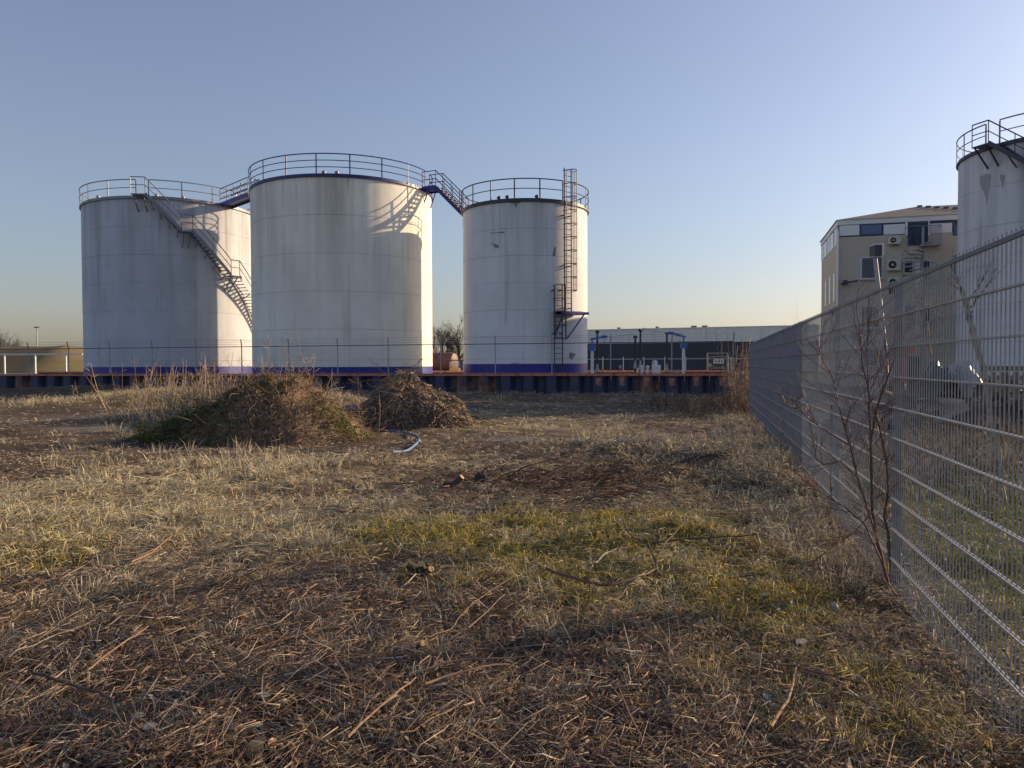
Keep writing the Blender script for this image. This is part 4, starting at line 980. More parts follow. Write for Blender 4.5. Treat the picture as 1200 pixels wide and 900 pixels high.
az = rng.normal(2.6, 1.3, n)+2.2*(fbm(X*0.8, Y*0.8, 71, 2)-0.5)*3
el = np.where(stand, rng.uniform(0.5, 1.4, n), np.abs(rng.normal(0.10, 0.14, n))+0.02)
L = np.where(stand, rng.uniform(0.04, 0.13, n), (rng.gamma(3.0, 0.034, n)+0.03)*(1-0.35*fg))*(0.75+0.6*st)*np.clip(0.8+Y/30, 0.8, 1.5)
Wd = np.clip(0.0008*Y, 0.0012, 0.022)*rng.uniform(0.6, 1.4, n)
curl = np.where(stand, rng.uniform(0.2, 1.1, n), rng.uniform(0.05, 0.35, n))
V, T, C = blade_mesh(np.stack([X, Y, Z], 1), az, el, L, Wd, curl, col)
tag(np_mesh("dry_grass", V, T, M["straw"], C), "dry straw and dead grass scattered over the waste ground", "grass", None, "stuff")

# ---- moss and short green grass
X, Y = image_spread(230000, 545, 960); st, mo, ba, dk_, right = cover(X, Y)
k = (rng.random(len(X)) < mo*1.1-0.1) & outside_mounds(X, Y); X, Y, right = X[k], Y[k], right[k]; n = len(X)
col = pick(MOSSC+[(0.24, 0.20, 0.035), (0.09, 0.10, 0.03)], n); col = np.where((right > 0)[:, None], col*np.array([0.55, 0.8, 0.7]), col)
V, T, C = blade_mesh(np.stack([X, Y, gheight(X, Y)], 1), rng.uniform(0, 6.28, n), rng.uniform(0.3, 1.4, n), rng.uniform(0.018, 0.05, n)*(1+right*1.8), np.clip(0.0011*Y, 0.0025, 0.012)*rng.uniform(0.7, 1.4, n), rng.uniform(0.2, 1.2, n), col)
tag(np_mesh("moss", V, T, M["straw"], C), "yellow green moss and short grass in patches", "moss", None, "stuff")

# ---- grass tussocks: bent clumps
P = []; A_ = []; E_ = []; L_ = []; W_ = []; C_ = []; K_ = []
def tussock(x, y, nb, rad, Ls, pal, up=(0.5, 1.3), cur=(0.6, 1.6)):
    a = rng.uniform(0, 6.28, nb); rr = rad*np.sqrt(rng.random(nb)); X = x+rr*np.cos(a); Y = y+rr*np.sin(a)
    P.append(np.stack([X, Y, gheight(X, Y)], 1)); A_.append(a+rng.normal(0, 0.5, nb)); E_.append(rng.uniform(*up, nb)); L_.append(rng.uniform(0.5, 1, nb)*Ls)
    W_.append(np.clip(0.0010*np.full(nb, y), 0.0025, 0.014)*rng.uniform(0.6, 1.3, nb)); K_.append(rng.uniform(*cur, nb)); C_.append(pick(pal, nb))
X, Y = image_spread(5200, 500, 900, -60, 1250, 0.2); k = outside_mounds(X, Y); X, Y = X[k], Y[k]; st, mo, ba, dk_, right = cover(X, Y)
for x, y, s, m_, r_ in zip(X, Y, st, mo, right):
    if rng.random() < 0.10+0.28*s+0.4*m_:
        pal = TAN if rng.random() < s else (MOSSC if rng.random() < m_ else GREYB+BROWN)
        if r_ > 0: pal = MOSSC+GREYB
        tussock(x, y, int(rng.integers(16, 40)), rng.uniform(0.05, 0.16), rng.uniform(0.10, 0.26), pal)
# big tufts along the foot of the mesh fence, the right hummock and the wall
for _ in range(420):
    y = rng.uniform(5.0, 21); d_ = abs(rng.normal(0, 0.45))+0.08; x = FX0+FT*y-d_
    tussock(x, y, 30, 0.16, rng.uniform(0.14, 0.40), GREYB+BROWN[:3]+GREYB, (0.5, 1.4), (0.4, 1.5))
for (cx, cy, rx, ry, a) in BUMPS[:3]:
    for _ in range(80): tussock(cx+rng.normal(0, rx*0.7), cy+rng.normal(0, ry*0.7), 30, 0.2, rng.uniform(0.14, 0.3), TAN+BROWN[2:], (0.3, 1.0), (0.6, 1.5))
for _ in range(260):
    s = rng.uniform(6, 42); p = wp(s, -0.5-abs(rng.normal(0, 1.0))); tussock(p.x, p.y, 20, 0.3, rng.uniform(0.12, 0.32), GREYB+TAN, (0.8, 1.5), (0.1, 0.9))
for _ in range(260): tussock(rng.normal(-13, 3.2), rng.normal(31, 1.2), 30, 0.35, rng.uniform(0.3, 0.6), TAN, (0.4, 1.3), (0.4, 1.4))
for _ in range(130): tussock(rng.normal(-8.4, 1.3), rng.normal(25, 2.5), 26, 0.3, rng.uniform(0.3, 0.8), TAN, (0.7, 1.5), (0.2, 1.0))
for px, py, n_, sx in ((215, 548, 42, 80), (270, 544, 30, 50), (120, 545, 14, 50), (330, 552, 14, 40), (250, 630, 8, 80), (345, 640, 8, 40), (840, 800, 6, 30), (660, 745, 5, 18), (700, 505, 40, 60)):
    for _ in range(n_):
        q = gp(px+rng.normal(0, sx), py+rng.normal(0, 13)); tussock(q.x, q.y, 8, 0.2, rng.uniform(0.10, 0.36), TAN, (0.9, 1.55), (0.0, 0.6))
for _ in range(260):
    y = rng.uniform(2.6, 12); x = FX0+FT*y+rng.uniform(0.1, 4.5); tussock(x, y, 34, 0.2, rng.uniform(0.15, 0.5), [(0.06, 0.075, 0.03), (0.09, 0.10, 0.045), (0.05, 0.06, 0.03)]+GREYB+BROWN[:2], (0.6, 1.45), (0.3, 1.4))
for _ in range(240):
    y = rng.uniform(9, 16); x = FX0+FT*y+rng.uniform(0.4, 7); tussock(x, y, 26, 0.25, rng.uniform(0.3, 0.75), BROWN+GREYB, (0.8, 1.5), (0.1, 1.0))
cat_ = lambda q: np.concatenate(q)
V, T, C = blade_mesh(cat_(P), cat_(A_), cat_(E_), cat_(L_), cat_(W_), cat_(K_), cat_(C_))
tag(np_mesh("grass_tufts", V, T, M["straw"], C), "tufts of standing and bent dead grass over the waste ground", "grass", None, "stuff")

# ---- twig and leaf litter
X, Y = image_spread(34000, 540, 960, -100, 1250, 0.1); k = outside_mounds(X, Y); X, Y = X[k], Y[k]
st, mo, ba, dk_, right = cover(X, Y); lft = np.clip(1.1-(X+0.2)/2.5, 0.25, 1.2)*np.clip(1.4-Y/8, 0.35, 1.2)
k = rng.random(len(X)) < np.clip((1-0.8*st)*(1-0.8*mo)*lft, 0.05, 1); X, Y = X[k], Y[k]; n = len(X)
col = pick([(0.21, 0.135, 0.10), (0.27, 0.18, 0.13), (0.38, 0.285, 0.21), (0.14, 0.10, 0.08), (0.40, 0.345, 0.29), (0.10, 0.08, 0.07), (0.45, 0.35, 0.25)], n)
az = rng.normal(0.7, 0.7, n)+np.where(rng.random(n) < 0.55, rng.uniform(0, 3.1, n), 0)
V, T, C = twig_mesh(np.stack([X, Y, gheight(X, Y)+rng.uniform(0.005, 0.05, n)], 1), az, rng.normal(0.03, 0.16, n), rng.gamma(1.7, 0.052, n)+0.03, np.clip(rng.gamma(2, 0.0009, n), 0.0009, 0.0045)*np.clip(Y/4, 1, 3), rng.normal(0, 0.35, n), col)
tag(np_mesh("twig_litter", V, T, M["twig"], C), "small broken twigs scattered over the bare soil", "twigs", None, "stuff")
X, Y = image_spread(34000, 520, 960, -100, 1250, 0.1); k = outside_mounds(X, Y); X, Y = X[k], Y[k]; n = len(X)
sz = np.clip(rng.gamma(2.0, 0.0042, n)+0.004, 0.004, 0.019)*np.clip(Y/5, 1, 2.2); a = rng.uniform(0, 6.28, n); tl = rng.normal(0, 0.45, n); tl2 = rng.normal(0, 0.45, n)
u = np.stack([np.cos(a), np.sin(a), np.sin(tl)], 1)*sz[:, None]; v = np.stack([-np.sin(a), np.cos(a), np.sin(tl2)], 1)*(sz*0.6)[:, None]
c0_ = np.stack([X, Y, gheight(X, Y)+0.02+rng.uniform(0, 0.02, n)], 1); up = np.array([0, 0, 1])*(sz*0.25)[:, None]
V = np.stack([c0_-u, c0_+v+up, c0_-v+up, c0_+u], 1).reshape(-1, 3); b = (np.arange(n)*4)[:, None]; T = np.concatenate([b+np.array([[0, 2, 1]]), b+np.array([[1, 2, 3]])])
C = np.repeat(pick([(0.21, 0.125, 0.08), (0.15, 0.09, 0.06), (0.28, 0.19, 0.12), (0.36, 0.29, 0.21), (0.11, 0.08, 0.06), (0.17, 0.10, 0.07)], n), 4, 0)
tag(np_mesh("leaf_litter", V, T, M["leaf"], C), "withered leaf litter over the bare soil", "leaves", None, "stuff")

# ------------------------------------------------------------------ earth mound with green and dry growth
def heap(name, label, cat, cx, cy, rx, ry, H, hf, colf, n=110):
    r = thing(name, (cx, cy, 0), label, cat)
    g = np.linspace(-1.15, 1.15, n); U, W_2 = np.meshgrid(g, g); x = cx+U.ravel()*rx; y = cy+W_2.ravel()*ry
    h = hf(x, y); z = gheight(x, y)-0.06+np.maximum(h, 0); z = np.where(h <= 0, gheight(x, y)-0.12, z)
    i = np.arange(n*n).reshape(n, n); a, b, c, d = i[:-1, :-1].ravel(), i[:-1, 1:].ravel(), i[1:, 1:].ravel(), i[1:, :-1].ravel()
    T = np.concatenate([np.stack([a, b, c], 1), np.stack([a, c, d], 1)])
    o = np_mesh("soil", np.stack([x, y, z], 1), T, M["ground"], colf(x, y, h), r, True); return r
def h1(x, y):
    ridge = np.interp(x, [-7.75, -7.3, -6.75, -6.2, -5.7, -5.2, -4.4, -3.8, -3.3, -2.95], [0, 0.22, 0.42, 0.68, 0.98, 1.2, 1.22, 0.85, 0.36, 0.0])
    yc = 15.6+0.25*(fbm(x*0.9, x*0+3.3, 86, 2)-0.5); hw = 0.65+0.75*np.clip(ridge, 0, 1); v = (y-yc)/hw
    base = ridge*np.clip(1-np.abs(v)**1.7, 0, 1)**0.85
    return np.where(base > 0.004, base*(0.70+0.55*fbm(x*1.7, y*1.7, 81, 3))+0.26*(fbm(x*4, y*4, 83, 4)-0.42)*np.clip(base*5, 0, 1), 0)
def c1_(x, y, h):
    c = np.tile(np.array([0.19, 0.135, 0.10]), (len(x), 1)); n_ = fbm(x*2.5, y*2.5, 85, 3)
    c = mixc(c, (0.06, 0.085, 0.02), np.clip((n_-0.45)*4, 0, 1)*np.clip((-4.6-x)/1.2, 0, 1)); c = mixc(c, (0.30, 0.22, 0.145), np.clip((x+4.6)/1.6, 0, 0.8)); return c
mnd = heap("earth_mound", "large earth mound left, overgrown with green weeds and dry grass", "mound", -5.35, 15.6, 2.45, 1.6, 1.2, h1, c1_)
def on_heap(n, hf, cx, cy, rx, ry):
    X = cx+rng.uniform(-1.05, 1.05, n)*rx; Y = cy+rng.uniform(-1.05, 0.7, n)*ry; h = hf(X, Y); k = h > 0.02; X, Y, h = X[k], Y[k], h[k]
    return X, Y, gheight(X, Y)-0.06+h, h
X, Y, Z, h = on_heap(17000, h1, -5.35, 15.6, 2.45, 1.6); n = len(X)
gx = (h1(X+0.1, Y)-h1(X-0.1, Y))/0.2; gy_ = (h1(X, Y+0.1)-h1(X, Y-0.1))/0.2; down = np.arctan2(-gy_, -gx)
dry = rng.random(n) < np.clip(0.30+(X+5.1)*0.24, 0.12, 0.95)
grn = (~dry) & (fbm(X*2.2, Y*2.2, 88, 3)+(-4.7-X)*0.08 > 0.64)
col = pick([(0.15, 0.105, 0.075), (0.21, 0.125, 0.09), (0.27, 0.155, 0.11)], n); t_ = pick([(0.42, 0.31, 0.20), (0.50, 0.38, 0.25), (0.33, 0.23, 0.15), (0.38, 0.29, 0.20)], n); g_ = pick([(0.06, 0.11, 0.022), (0.09, 0.13, 0.03), (0.05, 0.075, 0.02), (0.17, 0.18, 0.04)], n)
col[dry] = t_[dry]; col[grn] = g_[grn]
V, T, C = blade_mesh(np.stack([X, Y, Z], 1), down+rng.normal(0, 0.6, n), np.where(grn, rng.uniform(0.3, 1.4, n), rng.uniform(-0.1, 0.9, n)), np.where(grn, rng.uniform(0.04, 0.10, n), np.where(dry, rng.uniform(0.10, 0.34, n), rng.uniform(0.03, 0.09, n))), np.where(grn, 0.02, np.where(dry, 0.009, 0.022))*rng.uniform(0.7, 1.3, n), rng.uniform(0.4, 1.5, n), col)
tag(np_mesh("grass_cover", V, T, M["straw"], C, mnd), kind="stuff")
k = rng.random(n) < 0.035; m_ = int(k.sum())
V, T, C = twig_mesh(np.stack([X, Y, Z], 1)[k], (down+rng.normal(0, 0.9, n))[k], rng.uniform(-0.5, 0.7, m_), rng.uniform(0.2, 0.8, m_), rng.uniform(0.004, 0.009, m_), rng.normal(0, 0.4, m_), pick([(0.17, 0.11, 0.07), (0.09, 0.06, 0.045), (0.26, 0.19, 0.13)], m_))
tag(np_mesh("dead_stems", V, T, M["twig"], C, mnd), kind="stuff")
# leafy weeds on the mound flanks
def leafy(name, px, py, Y0, n, spread, hgt, pal, label):
    c = at(px, py, Y0); r = thing(name, (c.x, c.y, 0), label, "weeds", "leafy weeds at the earth mound"); 
    X = c.x+rng.normal(0, spread, n); Yy = c.y+rng.normal(0, spread*0.5, n); zb = gheight(X, Yy)-0.05+np.maximum(h1(X, Yy), 0)
    V, T, C = blade_mesh(np.stack([X, Yy, zb+rng.uniform(0, hgt, n)], 1), rng.uniform(0, 6.28, n), rng.uniform(-0.2, 1.2, n), rng.uniform(0.05, 0.10, n), rng.uniform(0.018, 0.034, n), rng.uniform(0.3, 1.2, n), pick(pal, n))
    tag(np_mesh("leaves", V, T, M["leaf"], C, r), kind="stuff")
    V, T, C = twig_mesh(np.stack([X, Yy, zb-0.02], 1)[:n//4], rng.uniform(0, 6.28, n//4), rng.uniform(0.9, 1.5, n//4), np.full(n//4, hgt*1.1), np.full(n//4, 0.005), rng.normal(0, 0.3, n//4), pick([(0.12, 0.13, 0.05)], n//4))
    tag(np_mesh("stems", V, T, M["twig"], C, r), kind="stuff")
leafy("leafy_weed", 172, 512, 14.6, 150, 0.12, 0.45, [(0.22, 0.22, 0.04), (0.16, 0.17, 0.03)], "yellow green leafy weed at the left foot of the earth mound")
leafy("leafy_weed", 208, 500, 14.9, 300, 0.30, 0.22, [(0.035, 0.085, 0.012), (0.05, 0.11, 0.02)], "dark green weeds spreading on the left flank of the earth mound")
leafy("leafy_weed", 402, 512, 15.0, 420, 0.32, 0.28, [(0.10, 0.11, 0.03), (0.15, 0.15, 0.05), (0.07, 0.09, 0.02)], "olive green weeds at the right foot of the earth mound")
leafy("leafy_weed", 310, 462, 15.4, 240, 0.3, 0.10, [(0.05, 0.085, 0.015), (0.09, 0.11, 0.02)], "green weeds along the crest of the earth mound")

# ---- tall dead weeds behind the mound
def weeds(name, label, spots, pal, n, hr, lean=0.2, wd=0.008, cat="weeds"):
    Ps = []; 
    for (px, Yd, sx, sy, wgt) in spots:
        m_ = int(n*wgt); c = (px-600)/F*Yd; X = c+rng.normal(0, sx, m_); Yy = Yd+rng.normal(0, sy, m_); Ps.append(np.stack([X, Yy, gheight(X, Yy)-0.03+np.maximum(h1(X, Yy), 0)], 1))
    Pq = np.concatenate(Ps); n = len(Pq); hh = rng.uniform(*hr, n)*np.clip(rng.normal(0.85, 0.2, n), 0.3, 1.1); az = rng.uniform(0, 6.28, n); el = 1.45-np.abs(rng.normal(0, lean, n)); col = pick(pal, n)
    r = thing(name, Pq.mean(0)*np.array([1, 1, 0]), label, cat, "thickets of dead stems")
    main = twig_mesh(Pq, az, el, hh, np.full(n, wd), rng.normal(0, 0.4, n), col); tag(np_mesh("stems", *main[:2], M["twig"], main[2], r), kind="stuff")
    k = 5; Q = np.repeat(Pq, k, 0); t = rng.uniform(0.35, 1.0, n*k); d = np.stack([np.cos(az)*np.cos(el), np.sin(az)*np.cos(el), np.sin(el)], 1); Q = Q+np.repeat(d*hh[:, None], k, 0)*t[:, None]*0.97
    sd_ = twig_mesh(Q, rng.uniform(0, 6.28, n*k), rng.uniform(0.2, 1.2, n*k), rng.uniform(0.1, 0.35, n*k), np.full(n*k, wd*0.6), rng.normal(0, 0.4, n*k), np.repeat(col, k, 0)*rng.uniform(0.8, 1.4, (n*k, 1)))
    tag(np_mesh("side_shoots", *sd_[:2], M["twig"], sd_[2], r), kind="stuff")
    return r
DRYP = [(0.32, 0.23, 0.16), (0.38, 0.28, 0.19), (0.25, 0.17, 0.12), (0.43, 0.34, 0.24)]
weeds("dead_weeds", "tall dry reddish weeds rising behind the earth mound against the leftmost tank", [(250, 21, 0.7, 1.0, 0.55), (215, 22, 0.6, 0.8, 0.3), (300, 20, 0.5, 0.8, 0.15)], DRYP, 330, (0.9, 1.75))
weeds("dead_weeds", "tall dry weeds on the right shoulder of the earth mound before the middle tank", [(375, 17.2, 0.5, 0.5, 0.6), (330, 17.0, 0.3, 0.4, 0.4)], DRYP, 170, (0.5, 1.25), 0.25, 0.006)
weeds("dead_weeds", "sparse tall stalks beside the straw left of the earth mound", [(170, 26, 0.7, 1.0, 0.6), (150, 28, 0.8, 1, 0.4)], DRYP, 26, (0.8, 1.7), 0.3, 0.009)
weeds("dry_shrub", "reddish dry shrub climbing the far corner of the mesh fence", [(870, 23, 0.10, 0.9, 0.5), (871, 26, 0.15, 1.2, 0.35), (868, 22, 0.2, 0.6, 0.15)], [(0.22, 0.15, 0.115), (0.28, 0.215, 0.165), (0.16, 0.105, 0.085), (0.35, 0.28, 0.21)], 270, (0.5, 2.3), 0.09, 0.009, "shrub")
weeds("dry_shrub", "low tangle of brown stems at the end of the sheet pile wall", [(840, 22, 0.7, 1.2, 0.5), (800, 26, 1.0, 1.2, 0.5)], [(0.15, 0.10, 0.07), (0.11, 0.075, 0.06), (0.20, 0.15, 0.11)], 260, (0.2, 0.75), 0.6, 0.007, "shrub")
weeds("dead_weeds", "brown dead weeds behind the mesh fence near the rubble", [(1090, 11, 0.9, 0.8, 0.5), (1180, 10.5, 0.8, 0.8, 0.5)], [(0.15, 0.085, 0.065), (0.20, 0.13, 0.09), (0.10, 0.07, 0.05)], 260, (0.3, 0.85), 0.35, 0.005)

# ------------------------------------------------------------------ brush pile
def h2(x, y):
    u = (x+2.55)/1.62; v = (y-19.0)/1.4; r = np.hypot(u, v)
    return np.where(r < 1.05, 1.36*np.clip(1-(r*(0.85+0.35*fbm(x*1.4, y*1.4, 95, 2)))**1.75, 0, 1)*(0.66+0.5*fbm(x*2, y*2, 91, 3))+0.16*(fbm(x*5, y*5, 93, 3)-0.4), 0)
bp = heap("brush_pile", "conical pile of brown roots, bark and twigs in front of the wall", "brush pile", -2.55, 19.0, 1.62, 1.4, 1.3, h2, lambda x, y, h: np.tile(np.array([0.12, 0.09, 0.07]), (len(x), 1)), 70)
X, Y, Z, h = on_heap(20000, h2, -2.55, 19.0, 1.62, 1.4); n = len(X); down = np.arctan2(Y-19.0, X+2.55)
dev = rng.normal(0, 1.1, n)
V, T, C = twig_mesh(np.stack([X, Y, Z+0.015], 1), down+dev, -0.66*np.cos(dev)+rng.normal(0, 0.2, n), rng.uniform(0.05, 0.26, n), rng.gamma(2.5, 0.0022, n)+0.003, rng.normal(0, 0.6, n), pick([(0.33, 0.26, 0.20), (0.25, 0.19, 0.15), (0.18, 0.14, 0.12), (0.43, 0.34, 0.26), (0.28, 0.21, 0.16), (0.13, 0.105, 0.095)], n))
tag(np_mesh("twigs", V, T, M["twig"], C, bp), kind="stuff")
for _ in range(48):
    a = rng.uniform(-3.1, 0.3); rr = rng.uniform(0.3, 1.0); x, y = -2.55+1.55*rr*math.cos(a), 19.0+1.2*rr*math.sin(a); z = float(gheight(x, y)+max(h2(np.array([x]), np.array([y]))[0], 0)); pts = []
    dx, dy, dz_ = rng.normal(0, 0.12), rng.normal(0, 0.08), rng.normal(0.0, 0.10)
    for k in range(6): pts.append((x+dx*k+rng.normal(0, 0.03), y+dy*k-0.03, max(0.03, z+0.05+dz_*k+rng.normal(0, 0.03)-0.008*k*k)))
    r0_ = rng.uniform(0.006, 0.021); MB().tube(pts, [r0_*(1-0.13*k) for k in range(6)], 6).obj("root" if rng.random() < 0.5 else "branch", random.choice([M["tanbark"], M["bark"], M["tanbark"], M["palebark"]]), bp, True)

# ------------------------------------------------------------------ woody plants
def grow(m, p, d, L, r, depth, spread=0.55, nch=3, up=0.12, n=4, seg=3, shrink=0.62):
    pts = [Vector(p)]; dv = Vector(d).normalized(); rs = [r]
    for k in range(seg):
        dv = (dv+Vector((random.gauss(0, 0.12), random.gauss(0, 0.12), random.gauss(0, 0.10)+up*0.4))).normalized()
        pts.append(pts[-1]+dv*(L/seg)); rs.append(r*(1-0.45*(k+1)/seg))
    m.tube(pts, rs, n, False)
    if depth <= 0: return
    for c in range(nch+(1 if random.random() < 0.4 else 0)):
        t = random.uniform(0.35, 1.0); i = min(seg-1, int(t*seg)); q = pts[i].lerp(pts[i+1], t*seg-i)
        s = Vector((random.gauss(0, 1), random.gauss(0, 1), random.gauss(0, 0.6))); s = (s-dv*s.dot(dv)).normalized()
        grow(m, q, (dv+s*random.uniform(0.5, 1.3)*spread*1.6+UZ*up).normalized(), L*shrink*random.uniform(0.7, 1.15), rs[i]*0.55, depth-1, spread, nch, up, max(3, n-1), seg, shrink)
def bare_tree(px, Y, H, label, spread=0.6, depth=4, nch=4):
    c = at(px, 436, Y); r = thing("bare_tree", (c.x, Y, 0), label, "tree", "bare trees beyond the bund")
    MB().tube([(c.x, Y, -0.1), (c.x+0.05, Y, H*0.12), (c.x, Y, H*0.28)], [H*0.032, H*0.025, H*0.02], 8).obj("trunk", M["treebark"], r, True)
    m = MB()
    for k in range(6):
        a = k*1.05+random.random(); grow(m, (c.x, Y, H*(0.14+0.022*k)), (math.cos(a)*0.7, math.sin(a)*0.7, 0.8), H*0.36, H*0.014, depth, spread, nch, 0.18)
    grow(m, (c.x, Y, H*0.27), (0.05, 0, 1), H*0.36, H*0.017, depth, spread, nch, 0.2)
    m.obj("crown", M["treebark"], r)
bare_tree(519, 95, 7.6, "bare round-crowned tree seen between the middle and smaller tanks, left one")
bare_tree(538, 98, 8.4, "bare tree close against the left edge of the smaller tank")
bare_tree(-4, 118, 8.5, "bare tree at the far left edge above the earth bank")
bare_tree(29, 128, 5.2, "low bare tree beside the thin lamp post", 0.6, 3)
# hedge-like scrub below the trees
hd = thing("scrub_hedge", at(525, 436, 92).xy.to_3d(), "dark bare hedge behind the red trailer", "hedge"); m = MB()
for k in range(46):
    c = at(496+k*1.25, 436, 92+random.random()*3); grow(m, (c.x, c.y, 0), (random.gauss(0, 0.2), 0, 1), 1.9, 0.04, 2, 0.5, 4, 0.2, 3, 2)
m.obj("branches", M["treebark"], hd)

# dogwood against the fence: main stems read off the picture, each with side twigs
dw = thing("dogwood_shrub", at(1044, 690, 5.02), "leafless red stemmed shrub growing against the mesh fence", "shrub")
STEMS = [([(1044, 692), (1031, 650), (1022, 600), (1021, 555), (1020, 520), (1027, 480), (1041, 440), (1057, 400), (1070, 366)], 0.013, 5.02),
         ([(1043, 692), (1032, 645), (1018, 600), (1005, 560), (996, 522), (988, 495), (975, 440), (955, 408)], 0.011, 4.98),
         ([(1045, 690), (1041, 625), (1036, 606), (1041, 575), (1039, 540), (1030, 500), (1019, 462), (1010, 425), (1007, 380)], 0.012, 5.06),
         ([(1038, 668), (1012, 612), (985, 591), (962, 577), (944, 560)], 0.008, 4.9), ([(1022, 560), (1019, 490), (1016, 420), (1018, 338)], 0.008, 5.03),
         ([(996, 522), (960, 500), (935, 480), (918, 472)], 0.006, 4.92), ([(1027, 480), (1045, 470), (1067, 457)], 0.006, 5.0), ([(1041, 575), (1060, 560), (1080, 535)], 0.005, 4.9),
         ([(1005, 560), (985, 540), (965, 545), (950, 530)], 0.006, 4.85), ([(1022, 600), (1000, 625), (975, 640), (960, 655)], 0.005, 4.8), ([(1018, 462), (1032, 430), (1045, 405)], 0.005, 5.05)]
for pts, r0_, Yd in STEMS:
    m = MB(); P_ = [at(x, y, Yd+random.uniform(-0.05, 0.05)) for x, y in pts]; m.tube(P_, [r0_*0.78*(1-0.75*i/(len(P_)-1)) for i in range(len(P_))], 7)
    m.obj("stem", M["redbark"] if r0_ < 0.012 else M["bark"], dw, True)
    m = MB()
    for i in range(1, len(P_)-1):
        for _ in range(6):
            q = P_[i].lerp(P_[i+1], random.random()); dv = (P_[i+1]-P_[i]).normalized()
            grow(m, q, dv+Vector((random.gauss(0, 0.7), random.gauss(0, 0.45), random.gauss(0.05, 0.35))), random.uniform(0.10, 0.28), 0.0027, 2, 0.5, 2, 0.1, 3, 3)
    tag(m.obj("side_twigs", M["redtwig"], dw), kind="stuff")
for px, py, Yd, h_, lb in ((905, 640, 9.0, 0.9, "thin bare sapling at the fence foot beyond the red stemmed shrub"), (938, 395, 12.0, 0.5, None)):
    if not lb: continue
    c = gp(px, 600); r = thing("sapling", (c.x, c.y, float(gheight(c.x, c.y))), lb, "sapling"); m = MB(); grow(m, r.location, (0.1, 0, 1), h_, 0.006, 2, 0.5, 3, 0.2, 4); m.obj("stem", M["bark"], r)
# twigs rising above the fence in the distance
def twiggy(px, py_top, Y, name, label, n=5):
    c = at(px, 440, Y); zt2 = at(px, py_top, Y).z; r = thing(name, (c.x, Y, 0), label, "shrub", "shrubs behind the mesh fence"); m = MB()
    for k in range(max(1, n//2)): grow(m, (c.x+random.gauss(0, 0.12), Y+random.gauss(0, 0.12), 0), (random.gauss(0, 0.05), random.gauss(0, 0.05), 1), zt2*random.uniform(0.5, 0.66), 0.009, 2, 0.35, 3, 0.25, 4)
    tag(m.obj("stems", M["redbark"], r), kind="stuff")
twiggy(945, 357, 16, "bare_shrub", "thin bare shrub poking above the blue fence panels")
twiggy(986, 340, 15, "bare_shrub", "bare shrub in front of the corner of the office building", 6)
twiggy(1017, 330, 14, "bare_shrub", "bare shrub left of the leaning pole", 6)
twiggy(1105, 236, 13, "bare_shrub", "tall thin whip of a sapling in front of the streaked tank", 1)
# leaning dead trunk behind the fence
tr = thing("dead_tree", at(1173, 585, 8.5), "leaning pale dead trunk behind the mesh fence", "tree")
pts = [at(x, y, 8.5) for x, y in ((1174, 590), (1168, 540), (1161, 500), (1158, 465), (1152, 430), (1143, 400), (1134, 365), (1126, 335))]
MB().tube(pts, [0.036, 0.033, 0.03, 0.03, 0.03, 0.034, 0.03, 0.022], 8).obj("trunk", M["palebark"], tr, True)
m = MB()
for (a, b) in (((1130, 352), (1112, 310)), ((1132, 356), (1160, 315)), ((1128, 343), (1119, 318)), ((1134, 365), (1166, 310)), ((1136, 372), (1158, 330)), ((1127, 340), (1108, 330))):
    grow(m, at(*a, 8.5), at(*b, 8.4)-at(*a, 8.5), (at(*b, 8.4)-at(*a, 8.5)).length, 0.007, 1, 0.3, 2, 0.1, 4)
m.obj("crown", M["bark"], tr)

# ------------------------------------------------------------------ yard behind the mesh fence
cp = thing("camera_pole", (at(1041, 440, 19).x, 19, 0), "leaning grey pole with a boxy camera on top", "pole")
MB().tube([(at(1041, 440, 19).x, 19, 0), at(1036.5, 410, 19), at(1030, 345, 19), at(1025.5, 302, 19)], [0.075, 0.07, 0.06, 0.05], 10).obj("pole", M["galv"], cp, True)
cc = at(1026, 294, 19); MB().box(cc, (0.16, 0.3, 0.24)).obj("camera_housing", M["darksteel"], cp)
MB().box(cc+Vector((0.11, 0, 0.02)), (0.04, 0.34, 0.3)).obj("side_shield", M["white"], cp); MB().box(cc+Vector((0.02, 0, 0.14)), (0.2, 0.32, 0.025)).obj("lid", M["fascia"], cp); MB().box(cc-UZ*0.15, (0.18, 0.2, 0.04)).obj("base_plate", M["galv"], cp)
rd = thing("hoist_frame", (at(1059, 440, 17).x, 17, 0), "orange red steel frame with short arm seen through the mesh fence", "frame")
p = at(1059, 407, 17); MB().box((p.x, 17, p.z/2), (0.12, 0.12, p.z)).obj("upright", M["orangered"], rd); q = at(1066, 410.5, 17); MB().box((q.x+0.02, 17, q.z), (0.17, 0.11, 0.15)).obj("arm", M["orangered"], rd)
q = at(1068, 427, 17.2); MB().box((q.x, 17.3, q.z*0.62), (0.34, 0.3, q.z*1.0)).solo("grey_cabinet", M["tarp"], "dark grey cabinet under the arm of the orange red frame", "cabinet")
